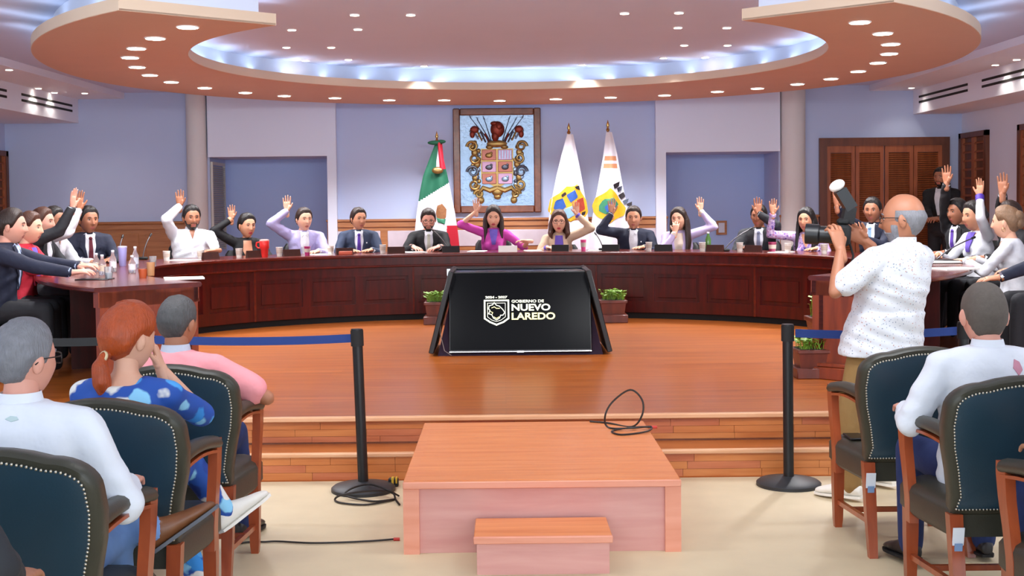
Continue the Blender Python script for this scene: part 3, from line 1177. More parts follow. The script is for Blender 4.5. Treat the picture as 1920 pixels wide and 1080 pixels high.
def armchair(label, x, y, rz=0.0, sticker=False):
    t = thing('armchair', label, 'armchair', (x, y, 0), rz, 'leather armchairs of the audience')
    MB().loft([back_ring(.035, .0), back_ring(.012, .004), back_ring(0, .02), back_ring(0, .075), back_ring(.012, .09), back_ring(.05, .10)]).build('backrest', M_OLIV, t, 50)
    MB().loft([back_ring(.030, .004), back_ring(.030, -.006), back_ring(.05, -.011)] + [[V((p.x * k, chair_y(.70 + (p.z - .70) * k) - .011 - .006 * (1 - k), .70 + (p.z - .70) * k)) for p in back_ring(.05, 0)] for k in (.75, .5, .25, .05)]).build('rear_panel', M_TEAL, t, 50)
    ring = back_ring(.030, -.007)
    mb = MB()
    acc = 0.0
    seq = ring + [ring[0]]
    for a, b in zip(seq, seq[1:]):
        L = (b - a).length
        while acc < L:
            p = a.lerp(b, acc / L)
            mb.ball(p, .0048, None, 6, 4)
            acc += .0135
        acc -= L
    tag(mb.build('nailhead_trim', M_NAIL, t, 60), kind='stuff')
    # seat
    rings = []
    for z, g in ((.335, -.012), (.35, 0), (.43, 0), (.452, -.012), (.462, -.05)):
        rings.append([V((sx * (wx + g), yy, z + (.012 if g < -.04 else 0))) for sx, wx, yy in ((-1, .24, -.22), (1, .24, -.22), (1, .28, .10), (1, .275, .28 + g), (1, .24, .31 + g), (-1, .24, .31 + g), (-1, .275, .28 + g), (-1, .28, .10))])
    MB().loft(rings).build('seat', M_OLIV, t, 35)
    for sg in (-1, 1):
        # arm pad sloping forward, wood post curving down to the seat rail
        rings = []
        for u in range(9):
            v = u / 8
            yy = -.27 + .52 * v
            zz = .735 - .03 * v + .02 * math.sin(PI * v)
            hw, hh = .032 + .008 * v, .032
            xx = sg * (.245 + .012 * v)
            rings.append([V((xx + hw * math.cos(a), yy, zz + hh * math.sin(a) * (1 if math.sin(a) > 0 else .75))) for a in [2 * PI * k / 12 for k in range(12)]])
        MB().loft(rings).build('arm_pad', M_OLIV, t, 50)
        MB().loft([[V((sg * (.245 + .012 * v) + dx, -.27 + .52 * v, .735 - .03 * v + .02 * math.sin(PI * v) - .026 + dz)) for dx, dz in ((-.03, 0), (.03, 0), (.03, -.012), (-.03, -.012))] for v in [k / 8 for k in range(9)]]).build('arm_rail', M_NAIL if False else M_CHW, t, 40)
        rings = []
        for z, yy, d in ((.30, .16, .030), (.40, .17, .032), (.50, .20, .034), (.60, .235, .038), (.68, .25, .042), (.722, .252, .040)):
            rings.append([V((sg * .264 + a, yy + b, z)) for a, b in ((-.018, -d), (.018, -d), (.018, d), (-.018, d))])
        MB().loft(rings).build('arm_post', M_CHW, t, 40)
        MB().loft([[V((sg * .238 + a * k, .255 + b * k, z)) for a, b in ((-1, -1), (1, -1), (1, 1), (-1, 1))] for z, k in ((0, .017), (.04, .021), (.22, .026), (.34, .027))]).build('leg', M_CHW, t, 40)
        lg = MB().loft([[V((sg * .225 + a * k, yy + b * k, z)) for a, b in ((-1, -1), (1, -1), (1, 1), (-1, 1))] for z, yy, k in ((0, -.305, .019), (.2, -.265, .024), (.43, -.225, .026))]).build('leg', M_CHW, t, 40)
        if sticker and sg == -1:
            MB().box((-.225, -.271, .335), (.044, .004, .105), Matrix.Rotation(R(9.5), 3, 'X')).build('sticker', mat('sticker_white', '#e8edf4', .6), lg, None)
            MB().box((-.225, -.275, .31), (.03, .004, .03), Matrix.Rotation(R(9.5), 3, 'X')).build('sticker_print', mat('sticker_blue', '#7f9cc4', .6), lg, None)
        MB().tube([(sg * .236, .24, .13), (sg * .229, -.27, .16)], .016, 4).build('stretcher', M_CHW, t, None)
    MB().tube([(-.24, .02, .145), (.24, .02, .145)], .016, 4).build('cross_stretcher', M_CHW, t, None)
    MB().span(-.25, .25, .235, .275, .29, .345).build('seat_rail', M_CHW, t, None)
    return t


CH = {}
for key, label, x, y, stk in (
        ('c1', 'dark leather armchair at lower left, holding the grey-haired man', -1.44, 3.83, False),
        ('c2', 'dark leather armchair holding the red-haired woman in blue floral dress', -1.43, 4.73, False),
        ('c3', 'dark leather armchair holding the man in pink polo shirt', -1.44, 5.66, False),
        ('c4', 'empty dark leather armchair behind the photographer', 1.91, 6.03, True),
        ('c5', 'dark leather armchair holding the crew-cut man in white shirt', 1.96, 5.05, True),
        ('c6', 'dark leather armchair cut off by the lower right corner', 2.02, 4.13, False),
        ('c0', 'dark leather armchair at the lower left corner, nearest the camera', -1.46, 2.78, False)):
    CH[key] = armchair(label, x, y, 0, stk)

# ------------------------------------------------------------------ crest picture on the back wall
a0, a1 = at(849, 204, WY), at(1015, 398, WY)
PX, PZ0, PZ1, PHW = (a0.x + a1.x) / 2, a1.z, a0.z, (a1.x - a0.x) / 2
pic = thing('crest_picture', 'framed metal relief of a coat of arms on the back wall', 'picture', (PX, WY - .02, PZ0))
H_ = PZ1 - PZ0
M_PFR = wood('picture_frame_wood', '#5f2e18', '#7d4426', (6, 6, 6), .4, .3)
M_PLATE = mat('hammered_silver', '#8ea6c0', .34, .75, var=.15, vs=14, bump=.5, bs=30)
M_GOLD = mat('antique_gold', '#a08450', .35, .8, var=.3, vs=18)
M_COPP = mat('copper_enamel', '#a8695c', .4, .5, var=.2, vs=16)
M_PINK = mat('pink_enamel', '#b892b0', .4, .4, var=.2, vs=16)
M_REDB = mat('red_bronze', '#7c2f22', .4, .6, var=.25, vs=16)
M_STEEL = mat('dark_steel', '#5c6270', .35, .8)
fw = .095
for nm, (x0, x1, z0, z1) in {'l': (-PHW, -PHW + fw, 0, H_), 'r': (PHW - fw, PHW, 0, H_), 't': (-PHW + fw, PHW - fw, H_ - fw, H_), 'b': (-PHW + fw, PHW - fw, 0, fw)}.items():
    MB().span(x0, x1, -.045, .01, z0, z1, bevel=.012).build('frame_bar', M_PFR, pic)
MB().span(-PHW + fw, PHW - fw, -.012, .01, fw, H_ - fw).build('metal_plate', M_PLATE, pic, None)


def pu(px):
    return at(px, 300, WY).x - PX


def pz(py):
    return at(931, py, WY).z - PZ0


shx0, shx1, shz0, shz1 = pu(902), pu(962), pz(346), pz(279)
sh = MB().loft([[V((x, y, z)) for x, z in ((shx0, shz1), (shx1, shz1), (shx1, shz0 + .08), ((shx0 + shx1) / 2 + .06, shz0 - .02), ((shx0 + shx1) / 2, shz0 - .04), ((shx0 + shx1) / 2 - .06, shz0 - .02), (shx0, shz0 + .08))] for y in (-.012, -.035)]).build('shield', M_GOLD, pic, 30)
for i in range(2):
    for j in range(3):
        x0 = shx0 + .012 + i * (shx1 - shx0) / 2
        z0 = shz1 - (j + 1) * (shz1 - shz0) / 3
        MB().span(x0, x0 + (shx1 - shx0) / 2 - .024, -.046, -.03, z0 + .006, z0 + (shz1 - shz0) / 3 - .012, bevel=.006).build('shield_field', (M_COPP, M_PINK)[(i + j) % 2], sh)
        cx, cz = x0 + .095, z0 + .07
        if i == 1 and j == 0:
            for k in range(5):
                MB().span(x0 + .02 + k * .036, x0 + .034 + k * .036, -.052, -.044, z0 + .02, z0 + .135).build('charge', M_PLATE, sh, None)
        else:
            MB().ball((cx, -.048, cz), (.05, .014, .035)).ball((cx + .03, -.05, cz + .03), (.02, .012, .02)).build('charge', (M_GOLD, M_STEEL, M_PLATE)[(i * 3 + j) % 3], sh)


def spiral(cx, cz, r0, turns, sg, a0_, n=26):
    return [(cx + sg * math.cos(a0_ + turns * 2 * PI * k / n) * r0 * (1 - .75 * k / n), -.04 - .012 * k / n, cz + math.sin(a0_ + turns * 2 * PI * k / n) * r0 * (1 - .75 * k / n)) for k in range(n + 1)]


cx = (shx0 + shx1) / 2
for sg in (-1, 1):
    xe = abs(shx1 - cx) + .065
    for k, (py, rr) in enumerate(((275, .075), (297, .07), (322, .08), (346, .07), (364, .06))):
        zc = pz(py)
        xo = xe + (.05, .02, .045, .03, -.03)[k]
        MB().tube(spiral(cx + sg * xo, zc, rr, 1.4, sg, (k % 2) * PI), [.022 - .012 * q / 26 for q in range(27)], 7).build('scroll', (M_GOLD, M_GOLD, M_STEEL, M_GOLD, M_GOLD)[k], pic)
        MB().ball((cx + sg * (xo - .03), -.03, zc - .08), (.045, .02, .05)).build('scroll_leaf', M_GOLD, pic)
    for k, (pxt, pyt) in enumerate(((884, 222), (897, 226), (909, 224))):
        xt = (pu(pxt) - cx)
        tip = V((cx + sg * abs(xt), -.03, pz(pyt)))
        MB().tube([(cx + sg * .06, -.03, pz(272)), tip], [.009, .005], 6).build('spear', M_STEEL, pic)
        MB().loft([[tip + V((-.012, 0, 0)), tip + V((0, -.01, 0)), tip + V((.012, 0, 0)), tip + V((0, .01, 0))], [tip + V((sg * .02, 0, .05)) + d * .1 for d in (V((-.012, 0, 0)), V((0, -.01, 0)), V((.012, 0, 0)), V((0, .01, 0)))]]).build('spear_tip', M_PLATE, pic)
    MB().ball((cx + sg * .30, -.04, pz(243)), (.06, .02, .05)).ball((cx + sg * .33, -.045, pz(252)), (.035, .02, .05)).build('banner_tuft', M_REDB, pic)
    MB().tube([(cx, -.045, pz(352)), (cx + sg * .10, -.055, pz(357)), (cx + sg * .19, -.05, pz(352)), (cx + sg * .25, -.04, pz(362)), (cx + sg * .20, -.04, pz(372))], [.035, .038, .036, .028, .016], 8).build('ribbon', M_GOLD, pic)
_rn = random.Random(5)
for sg in (-1, 1):
    for k in range(14):
        py_ = 268 + k * 7.2
        MB().ball((cx + sg * (abs(shx1 - cx) + _rn.uniform(.02, .13)), -.03, pz(py_)), (_rn.uniform(.02, .035), .018, _rn.uniform(.025, .045)), Matrix.Rotation(_rn.uniform(-1, 1), 3, 'Y'), 8, 6).build('mantling_leaf', _rn.choice([M_GOLD, M_GOLD, M_STEEL, M_PLATE]), pic)
    for k in range(4):
        MB().tube([(cx + sg * (.10 + .05 * k), -.02, pz(270 - 3 * k)), (cx + sg * (.16 + .06 * k), -.035, pz(250 - 4 * k)), (cx + sg * (.20 + .055 * k), -.02, pz(262 - 5 * k))], [.012, .016, .006], 6).build('plume', (M_REDB, M_STEEL, M_GOLD, M_PLATE)[k], pic)
MB().ball((cx + .01, -.045, pz(243)), (.095, .045, .11)).ball((cx + .03, -.06, pz(238)), (.05, .04, .06)).ball((cx - .02, -.05, pz(256)), (.05, .04, .07)).ball((cx - .035, -.055, pz(232)), (.05, .035, .03)).build('crest_head', M_REDB, pic)
MB().ball((cx, -.04, pz(270)), (.14, .03, .05)).ball((cx - .1, -.04, pz(276)), (.05, .03, .03)).ball((cx + .1, -.04, pz(276)), (.05, .03, .03)).build('crest_coronet', M_GOLD, pic)
MB().ball((cx, -.045, pz(360)), (.075, .03, .06)).ball((cx, -.04, pz(369)), (.05, .025, .035)).build('lower_boss', M_GOLD, pic)

# ------------------------------------------------------------------ flags
FY = 16.45
M_FG = mat('flag_green', '#0d5a41', .7)
M_FW = mat('flag_white', '#d8d6e2', .7)
M_FR = mat('flag_red', '#b3122c', .7)
M_FO = mat('flag_orange', '#c98a63', .7)
M_POLE = wood('flag_pole_wood', '#7a5230', '#93673e', (6, 6, 1), .4)
M_BRASS = mat('polished_brass', '#c9a86a', .25, 1.0)
M_YEL = mat('crest_yellow', '#d9a41c', .6, var=.2, vs=30)
M_BLU = mat('crest_blue', '#24509a', .6, var=.3, vs=30)
M_GRN = mat('crest_green', '#2f7a5c', .6, var=.3, vs=30)
M_RED = mat('crest_red', '#a43a2a', .6, var=.3, vs=30)
M_DRK = mat('crest_black', '#221a20', .6)
M_SKY = mat('crest_sky', '#7fa4cc', .6)
M_BRN = mat('eagle_brown', '#8a5a34', .6, var=.4, vs=40)


def flag(label, pxp, pyt, edges, colour, seed):
    """edges: list of (py, xl, xr) photo outline at the flag's distance"""
    base = at(pxp, 600, FY)
    t = thing('standing_flag', label, 'flag', (at(pxp, 420, FY).x, FY, ST), 0, 'flags on poles by the back wall')
    o = V((at(pxp, 420, FY).x, FY, ST))
    E_ = [(at(xl, py, FY) - o, at(xr, py, FY) - o) for py, xl, xr in edges]
    ztop = (at(pxp, pyt, FY) - o).z
    MB().tube([(0, 0, .02), (0, 0, ztop - .14)], .014, 10).build('pole', M_POLE, t)
    MB().lathe([(.16, 0), (.16, .03), (.06, .06), (.03, .12)], 24).build('base', M_POLE, t)
    MB().lathe([(.014, ztop - .15), (.026, ztop - .13), (.012, ztop - .10), (.022, ztop - .07), (.010, ztop - .03), (.002, ztop)], 12).build('finial', M_BRASS, t)

    def row(v):
        q = v * (len(E_) - 1)
        i = min(int(q), len(E_) - 2)
        return E_[i][0].lerp(E_[i + 1][0], q - i), E_[i][1].lerp(E_[i + 1][1], q - i)

    def fn(u, v):
        a, b = row(v)
        x = a.x + (b.x - a.x) * u
        wd = (b.x - a.x) / 2
        y = -.03 - (.25 * wd) * math.sin(PI * u) - min(.035, .2 * wd) * math.sin(u * 9 + seed + v * 1.5) * (.4 + v)
        return V((x, y, a.z + (b.z - a.z) * u))

    mb = MB()
    mb.sheet(fn, 84, 84, .006, 0, lambda u, v: colour(u, v, *[(at_inv(fn(u, v) + o))][0]))
    cl = mb.build('flag_cloth', [M_FG, M_FW, M_FR, M_FO], t, 60)
    return t, mb.bvh(), o


def at_inv(P):
    d = P - CAM
    return (960 + SX + F * d.dot(_x) / d.dot(_f), 540 + SY - F * d.dot(_u) / d.dot(_f))


def col_mx(u, v, px, py):
    if py < 318:
        return 0 if u < .52 else (1 if u < .70 else 2)
    if py < 378 - (px - 785) * .62:
        return 0
    if py > 424 and px > 838 - (py - 424) * .1:
        return 2
    return 1


def decal(t, bvh, o, name, poly, m, off=.004, th=.005, n=10, nc=8, mat_parent=None):
    P = [at(px, py, FY - .12) - o for px, py in poly]
    rows = rows_of([(p.x, p.z) for p in P], n)
    mb = patch(bvh, rows, nc, -2, 1, off, th)
    return mb.build(name, m, mat_parent or t, 60)


t, bv, o = flag('green, white and red tricolour flag draped on a pole left of the crest', 821, 246, [(268, 817, 829), (300, 805, 832), (330, 794, 839), (360, 788, 845), (400, 782, 853), (440, 778, 859), (490, 776, 864)], col_mx, .5)
MB().ball((-.02, -.05, at(820, 268, FY).z - ST), (.10, .03, .03)).ball((.06, -.05, at(820, 266, FY).z - ST), (.06, .03, .025)).build('bow', M_FG, t)
MB().tube([(.03, -.06, at(820, 268, FY).z - ST), (.05, -.10, at(820, 290, FY).z - ST), (.075, -.10, at(820, 318, FY).z - ST)], [.018, .025, .03], 8).build('red_ribbon', M_FR, t)
MB().ball((0.01, -.11, at(820, 320, FY).z - ST), (.075, .03, .045)).build('gold_tassel', M_GOLD, t)
e1 = decal(t, bv, o, 'eagle_emblem', [(820, 385), (829, 382), (837, 392), (836, 408), (829, 418), (820, 414), (817, 400)], M_BRN)
decal(t, bv, o, 'emblem_wreath', [(818, 408), (836, 410), (834, 420), (822, 420)], M_GRN, .009, .004, 4, 6, e1)


def col_w(u, v, px, py):
    return 1


def col_o(u, v, px, py):
    return 3 if (292 < py < 300 or 306 < py < 315) and .12 < u < .88 else 1


t, bv, o = flag('white flag with a gold edged crest, first right of the crest picture', 1068, 230, [(252, 1063, 1074), (290, 1053, 1082), (330, 1043, 1090), (370, 1035, 1097), (410, 1029, 1103), (450, 1025, 1108), (490, 1023, 1112)], col_w, 1.5)
c1 = decal(t, bv, o, 'crest_border', [(1028, 395), (1033, 372), (1050, 362), (1065, 348), (1083, 346), (1090, 360), (1100, 375), (1104, 398), (1094, 412), (1070, 416), (1048, 412), (1034, 404)], M_YEL, .004, .008, 18, 14)
decal(t, bv, o, 'crest_blue_field', [(1038, 392), (1042, 376), (1056, 372), (1062, 388), (1050, 397)], M_BLU, .012, .006, 8, 8, c1)
decal(t, bv, o, 'crest_blue_field', [(1062, 366), (1078, 356), (1084, 370), (1070, 380)], M_BLU, .012, .006, 8, 8, c1)
decal(t, bv, o, 'crest_red_field', [(1080, 376), (1094, 370), (1098, 392), (1084, 400), (1076, 388)], M_RED, .012, .006, 8, 8, c1)
decal(t, bv, o, 'crest_sky_field', [(1058, 392), (1074, 386), (1080, 402), (1066, 410), (1056, 404)], M_SKY, .012, .006, 8, 8, c1)
for q in ([(1052, 366), (1060, 360), (1063, 364), (1055, 370)], [(1078, 350), (1086, 348), (1088, 356), (1082, 356)], [(1092, 398), (1099, 396), (1097, 404), (1091, 405)]):
    decal(t, bv, o, 'crest_dark_mark', q, M_DRK, .013, .006, 4, 4, c1)
t, bv, o = flag('white flag with orange bands and feathered crest, farthest right', 1141, 225, [(248, 1136, 1147), (290, 1131, 1157), (330, 1124, 1164), (370, 1117, 1172), (410, 1110, 1180), (450, 1106, 1186), (490, 1103, 1190)], col_o, 2.6)
c2 = decal(t, bv, o, 'crest_border', [(1111, 385), (1118, 370), (1135, 362), (1145, 352), (1155, 362), (1165, 378), (1175, 390), (1172, 404), (1155, 410), (1142, 420), (1136, 412), (1122, 408), (1114, 398)], M_YEL, .004, .008, 18, 14)
decal(t, bv, o, 'crest_green_field', [(1124, 386), (1132, 374), (1150, 370), (1160, 382), (1155, 396), (1136, 402), (1124, 396)], M_GRN, .012, .006, 10, 8, c2)
decal(t, bv, o, 'crest_blue_field', [(1134, 388), (1146, 378), (1156, 386), (1150, 396), (1138, 398)], M_BLU, .018, .006, 8, 8, c2)
for q, m_ in (([(1150, 346), (1163, 340), (1161, 350), (1153, 354)], M_DRK), ([(1160, 366), (1170, 360), (1174, 368), (1166, 374)], M_DRK), ([(1158, 352), (1168, 348), (1166, 358), (1160, 360)], M_STEEL), ([(1168, 376), (1180, 372), (1178, 380), (1172, 384)], M_STEEL), ([(1176, 382), (1186, 378), (1186, 388), (1178, 388)], M_DRK)):
    decal(t, bv, o, 'crest_feather', q, m_, .013, .006, 5, 4, c2)

# ------------------------------------------------------------------ people: head, hands, bodies, clothes
HA = (.0765, .096, .122)


def head_point(u, v):
    """u in [-1,1] around (0 = front), v in [0,1] bottom to top; returns (point, azimuth)"""
    az = PI * (u * .55 + .45 * u ** 3)
    ph = PI * (v * .992 + .004)
    dx, dy, dz = math.sin(ph) * math.sin(az), math.sin(ph) * math.cos(az), -math.cos(ph)
    # fuller, slightly boxy skull
    k = 1.0 / max(1e-6, (abs(dx) ** 2.3 + abs(dy) ** 2.3 + abs(dz) ** 2.3)) ** (1 / 2.3)
    dx, dy, dz = dx * k, dy * k, dz * k
    x, y, z = HA[0] * dx, HA[1] * dy, HA[2] * dz
    zn = z / HA[2]
    if zn < -.05:
        t = (-zn - .05) / .95
        x *= 1 - .34 * t ** 1.5
        y *= (1 - .10 * t ** 1.5) if dy > 0 else (1 - .5 * t)
    if dy < 0 and zn > 0:
        y *= 1.05
    if dy > 0:
        if zn > .45:
            y *= 1 - .10 * (zn - .45) / .55
        ax = abs(x)
        g = lambda a, s: math.exp(-(a / s) ** 2)
        front = min(1, max(0, dy * 1.6 - .15))
        if -.056 < z < .03:
            sh = (.03 - z) / .066 if z > -.036 else max(0, 1 - (-.036 - z) / .014)
            y += .025 * g(ax, .0085 + .006 * max(0, min(1, sh))) * sh * front
        y -= .0095 * g(ax - .031, .014) * g(z - .004, .011) * front
        y += .004 * g(z - .026, .010) * g(ax, .05) * front
        y += .0055 * g(ax, .020) * (g(z + .0665, .0055) + g(z + .0785, .0055)) * front
        y -= .003 * g(ax, .022) * g(z + .0725, .0025) * front
        y += .007 * g(ax, .02) * g(z + .105, .014) * front
        y += .004 * g(ax - .042, .016) * g(z + .025, .02) * front
    return V((x, y, z)), az


HNU, HNV = 54, 44
_HP = [[head_point(-1 + 2 * i / HNU, j / HNV) for i in range(HNU)] for j in range(HNV + 1)]


def head_mb():
    mb = MB()
    vs = [p for row in _HP for p, a in row]
    fs, ms = [], []
    for j in range(HNV):
        for i in range(HNU):
            k = (i + 1) % HNU
            fs.append((j * HNU + i, j * HNU + k, (j + 1) * HNU + k, (j + 1) * HNU + i))
            c = (_HP[j][i][0] + _HP[j + 1][k][0]) / 2
            ms.append(1 if c.y > .04 and abs(c.x) < .023 and -.083 < c.z < -.0625 and abs(c.z + .0725) < .0115 - .009 * (abs(c.x) / .023) ** 2 else 0)
    fs.append(tuple(reversed(range(HNU))))
    fs.append(tuple(range(HNV * HNU, (HNV + 1) * HNU)))
    mb.v, mb.f, mb.m = list(vs), fs, ms + [0, 0]
    for sg in (-1, 1):
        e = MB().ball((0, 0, 0), (.009, .019, .032), None, 10, 8)
        e.xf(Matrix.Translation((sg * .080, -.010, -.006)) @ Matrix.Rotation(sg * R(-18), 4, 'Z') @ Matrix.Rotation(R(-10), 4, 'X'))
        e2 = MB().ball((0, 0, 0), (.006, .011, .020), None, 8, 6).xf(Matrix.Translation((sg * .086, -.006, -.004)) @ Matrix.Rotation(sg * R(-18), 4, 'Z'))
        mb.join(e)
        mb.join(e2)
    return mb


_HEAD = head_mb()


def face_y(x, z):
    best, by = 9, .09
    for row in _HP:
        for p, a in row:
            if p.y > 0:
                d = (p.x - x) ** 2 + (p.z - z) ** 2
                if d < best:
                    best, by = d, p.y
    return by


EYE_Y = face_y(.031, .004)
BROW = [(x, face_y(x, .024 + zz), .024 + zz) for x, zz in ((.014, 0), (.024, .004), (.036, .004), (.047, -.002))]


def interp(tab, a):
    for (a0, z0), (a1, z1) in zip(tab, tab[1:]):
        if a <= a1:
            return z0 + (z1 - z0) * max(0, (a - a0)) / (a1 - a0)
    return tab[-1][1]


HAIRLINE = {
    'short': [(0, .072), (.45, .074), (.85, .058), (1.15, .02), (1.35, -.012), (1.62, -.004), (1.9, -.012), (2.3, -.068), (3.2, -.080)],
    'receding': [(0, .092), (.4, .098), (.8, .085), (1.15, .03), (1.35, -.012), (1.62, -.004), (1.9, -.012), (2.3, -.068), (3.2, -.080)],
    'female': [(0, .076), (.35, .072), (.8, .045), (1.1, .0), (1.3, -.05), (1.7, -.08), (3.2, -.10)],
    'pulled': [(0, .074), (.45, .072), (.85, .055), (1.2, .012), (1.5, .02), (1.8, .0), (2.2, -.055), (3.2, -.085)],
}


def shell_mb(off_fn, keep_fn):
    """thin shell over the head: keep_fn(p,az) > 0 kept, off_fn(p,az,m) its height"""
    vs, keep = [], []
    for j in range(HNV + 1):
        for i in range(HNU):
            p, a = _HP[j][i]
            m = keep_fn(p, abs(a))
            n = V((p.x / HA[0] ** 2, p.y / HA[1] ** 2, p.z / HA[2] ** 2)).normalized()
            vs.append(p + n * (off_fn(p, abs(a), m) - .0015 if m > 0 else max(-.02, m * .02) - .0005))
            keep.append(m)
    fs = []
    for j in range(HNV):
        for i in range(HNU):
            k = (i + 1) % HNU
            q = (j * HNU + i, j * HNU + k, (j + 1) * HNU + k, (j + 1) * HNU + i)
            if max(keep[t] for t in q) > 0:
                fs.append(q)
    if all(keep[HNV * HNU + i] > 0 for i in range(HNU)):
        fs.append(tuple(range(HNV * HNU, (HNV + 1) * HNU)))
    mb = MB()
    mb.v, mb.f, mb.m = vs, fs, [0] * len(fs)
    # drop unused vertices
    used = sorted({i for f in fs for i in f})
    ix = {o: n for n, o in enumerate(used)}
    mb.v = [vs[i] for i in used]
    mb.f = [tuple(ix[i] for i in f) for f in fs]
    return mb


def hair_mb(kind, th=.014, seed=0, hs=1.0):
    ln = {'short': 'short', 'buzz': 'short', 'receding': 'receding', 'bald': 'short', 'thin': 'receding', 'long': 'female', 'pony': 'pulled', 'bun': 'pulled', 'bob': 'female', 'updo': 'pulled'}[kind]
    tab = HAIRLINE[ln]
    ss = lambda t: t * t * (3 - 2 * t)

    def keep(p, a):
        m = (p.z - interp(tab, a)) / .03
        if kind == 'bald':
            m = min(m, (.045 - p.z) / .03, (a - 1.3) / .35)
        return m

    def off(p, a, m):
        n = .35 * math.sin(p.x * 95 + seed) * math.sin(p.y * 80 + seed * 2) + .25 * math.sin(p.x * 190 + p.z * 140 + seed)
        topk = 1 + .35 * max(0, p.z / HA[2]) * (p.y > -.02)
        return .002 + th * ss(min(1, m)) * topk * (1 + .22 * n)

    mb = shell_mb(off, keep)
    if kind in ('long', 'bob'):
        ex = MB()
        L = .40 if kind == 'long' else .17
        for sg in (-1, 1):
            for q, (yy, xx, r) in enumerate(((.018, .079, .022), (-.02, .086, .03), (-.06, .07, .036))):
                ex.limb([(sg * xx * .8, yy, .06), (sg * xx * 1.06, yy, -.02), (sg * (xx * 1.05 + .004), yy + .005, -.10), (sg * (xx + .012), yy + .02, -.02 - L * .62), (sg * (xx * .9 + .005), yy + (.05 if kind == 'long' else .01), -.02 - L)], [.02, r * .9, r, r, r * .45], 8)
        ex.limb([(0, -.075, .04), (0, -.095, -.05), (0, -.10, -.02 - L * .6), (0, -.09, -.02 - L * .9)], [.04, .05, .055, .03], 8)
        mb.join(ex.remesh(.009, 5))
    if kind == 'bun':
        mb.join(MB().ball((0, -.118, .01), (.04, .03, .038)).remesh(.007, 3))
    if kind == 'updo':
        mb.join(MB().ball((0, -.09, .05), (.06, .05, .05)).ball((.0, -.105, .0), (.05, .035, .05)).remesh(.008, 4))
    if kind == 'pony':
        mb.join(MB().limb([(0, -.085, -.045), (0, -.118, -.062), (0, -.128, -.10), (.003, -.12, -.155), (.004, -.105, -.20), (.004, -.095, -.225)], [.02, .017, .032, .036, .024, .008], 12).remesh(.006, 4))
    return mb


def beard_mb(th=.006, full=True):
    def keep(p, a):
        if p.y < -.01:
            return -1
        jaw = (-.045 - p.z) / .015 if a < .9 else (-.02 - p.z) / .02
        m = min(jaw, (1.45 - a) / .2)
        if p.z < -.118 and p.y < .03:
            return -1
        if abs(p.x) < .026 and -.086 < p.z < -.060:
            m = -1
        if abs(p.x) > .034 and p.z > -.055 and a < 1.05:
            m = -1
        return m
    return shell_mb(lambda p, a, m: .001 + th * min(1, m), keep)


def hand_mb(sg, curl=.12, spread=.16, thumb=.7, voxel=.0036):
    """wrist at origin, fingers along +Z, palm facing +Y, thumb side +X*sg ; includes a short wrist stub"""
    mb = MB()
    mb.limb([(0, 0, -.05), (0, 0, .0)], [.0255, .0265], 10)
    rings = []
    for z, w_, d in ((-.01, .026, .020), (.02, .032, .019), (.055, .041, .0165), (.085, .042, .0145), (.098, .038, .011)):
        rings.append([V((math.cos(a) * w_, math.sin(a) * d, z)) for a in [2 * PI * k / 14 for k in range(14)]])
    mb.loft(rings)
    mb.limb([(sg * .022, .010, .02), (sg * .030, .012, .05)], [.017, .014], 8)
    for i, (x, L, z0) in enumerate(((.0325, .070, .088), (.0112, .078, .094), (-.0108, .073, .092), (-.0325, .058, .084))):
        fan = spread * x / .033 * .55
        d = V((math.sin(fan) * sg, 0, math.cos(fan)))
        p = V((sg * x, 0, z0 - .012))
        pts, rs = [p], [.0098]
        a = curl * .6
        for k, f in enumerate((.46, .30, .24)):
            dd = V((d.x, math.sin(a), d.z * math.cos(a))).normalized()
            p = p + dd * (L * f + (.012 if k == 0 else 0))
            pts.append(p)
            rs.append((.0090, .0083, .0068)[k])
            a += curl * 1.3
        mb.limb(pts, rs, 8)
    p = V((sg * .030, .008, .030))
    d = V((sg * math.sin(thumb), .25, math.cos(thumb))).normalized()
    d2 = V((sg * math.sin(thumb * .6), .22 + curl * .3, math.cos(thumb * .6))).normalized()
    mb.limb([p, p + d * .036, p + d * .036 + d2 * .030], [.0125, .0105, .0078], 8)
    return mb.remesh(voxel, 3, .5)


_hand_cache = {}


def get_hand(sg, curl, spread, thumb):
    k = (sg, round(curl, 2), round(spread, 2), round(thumb, 2))
    if k not in _hand_cache:
        _hand_cache[k] = hand_mb(*k)
    h = _hand_cache[k]
    c = MB()
    c.v, c.f, c.m = [p.copy() for p in h.v], list(h.f), list(h.m)
    return c


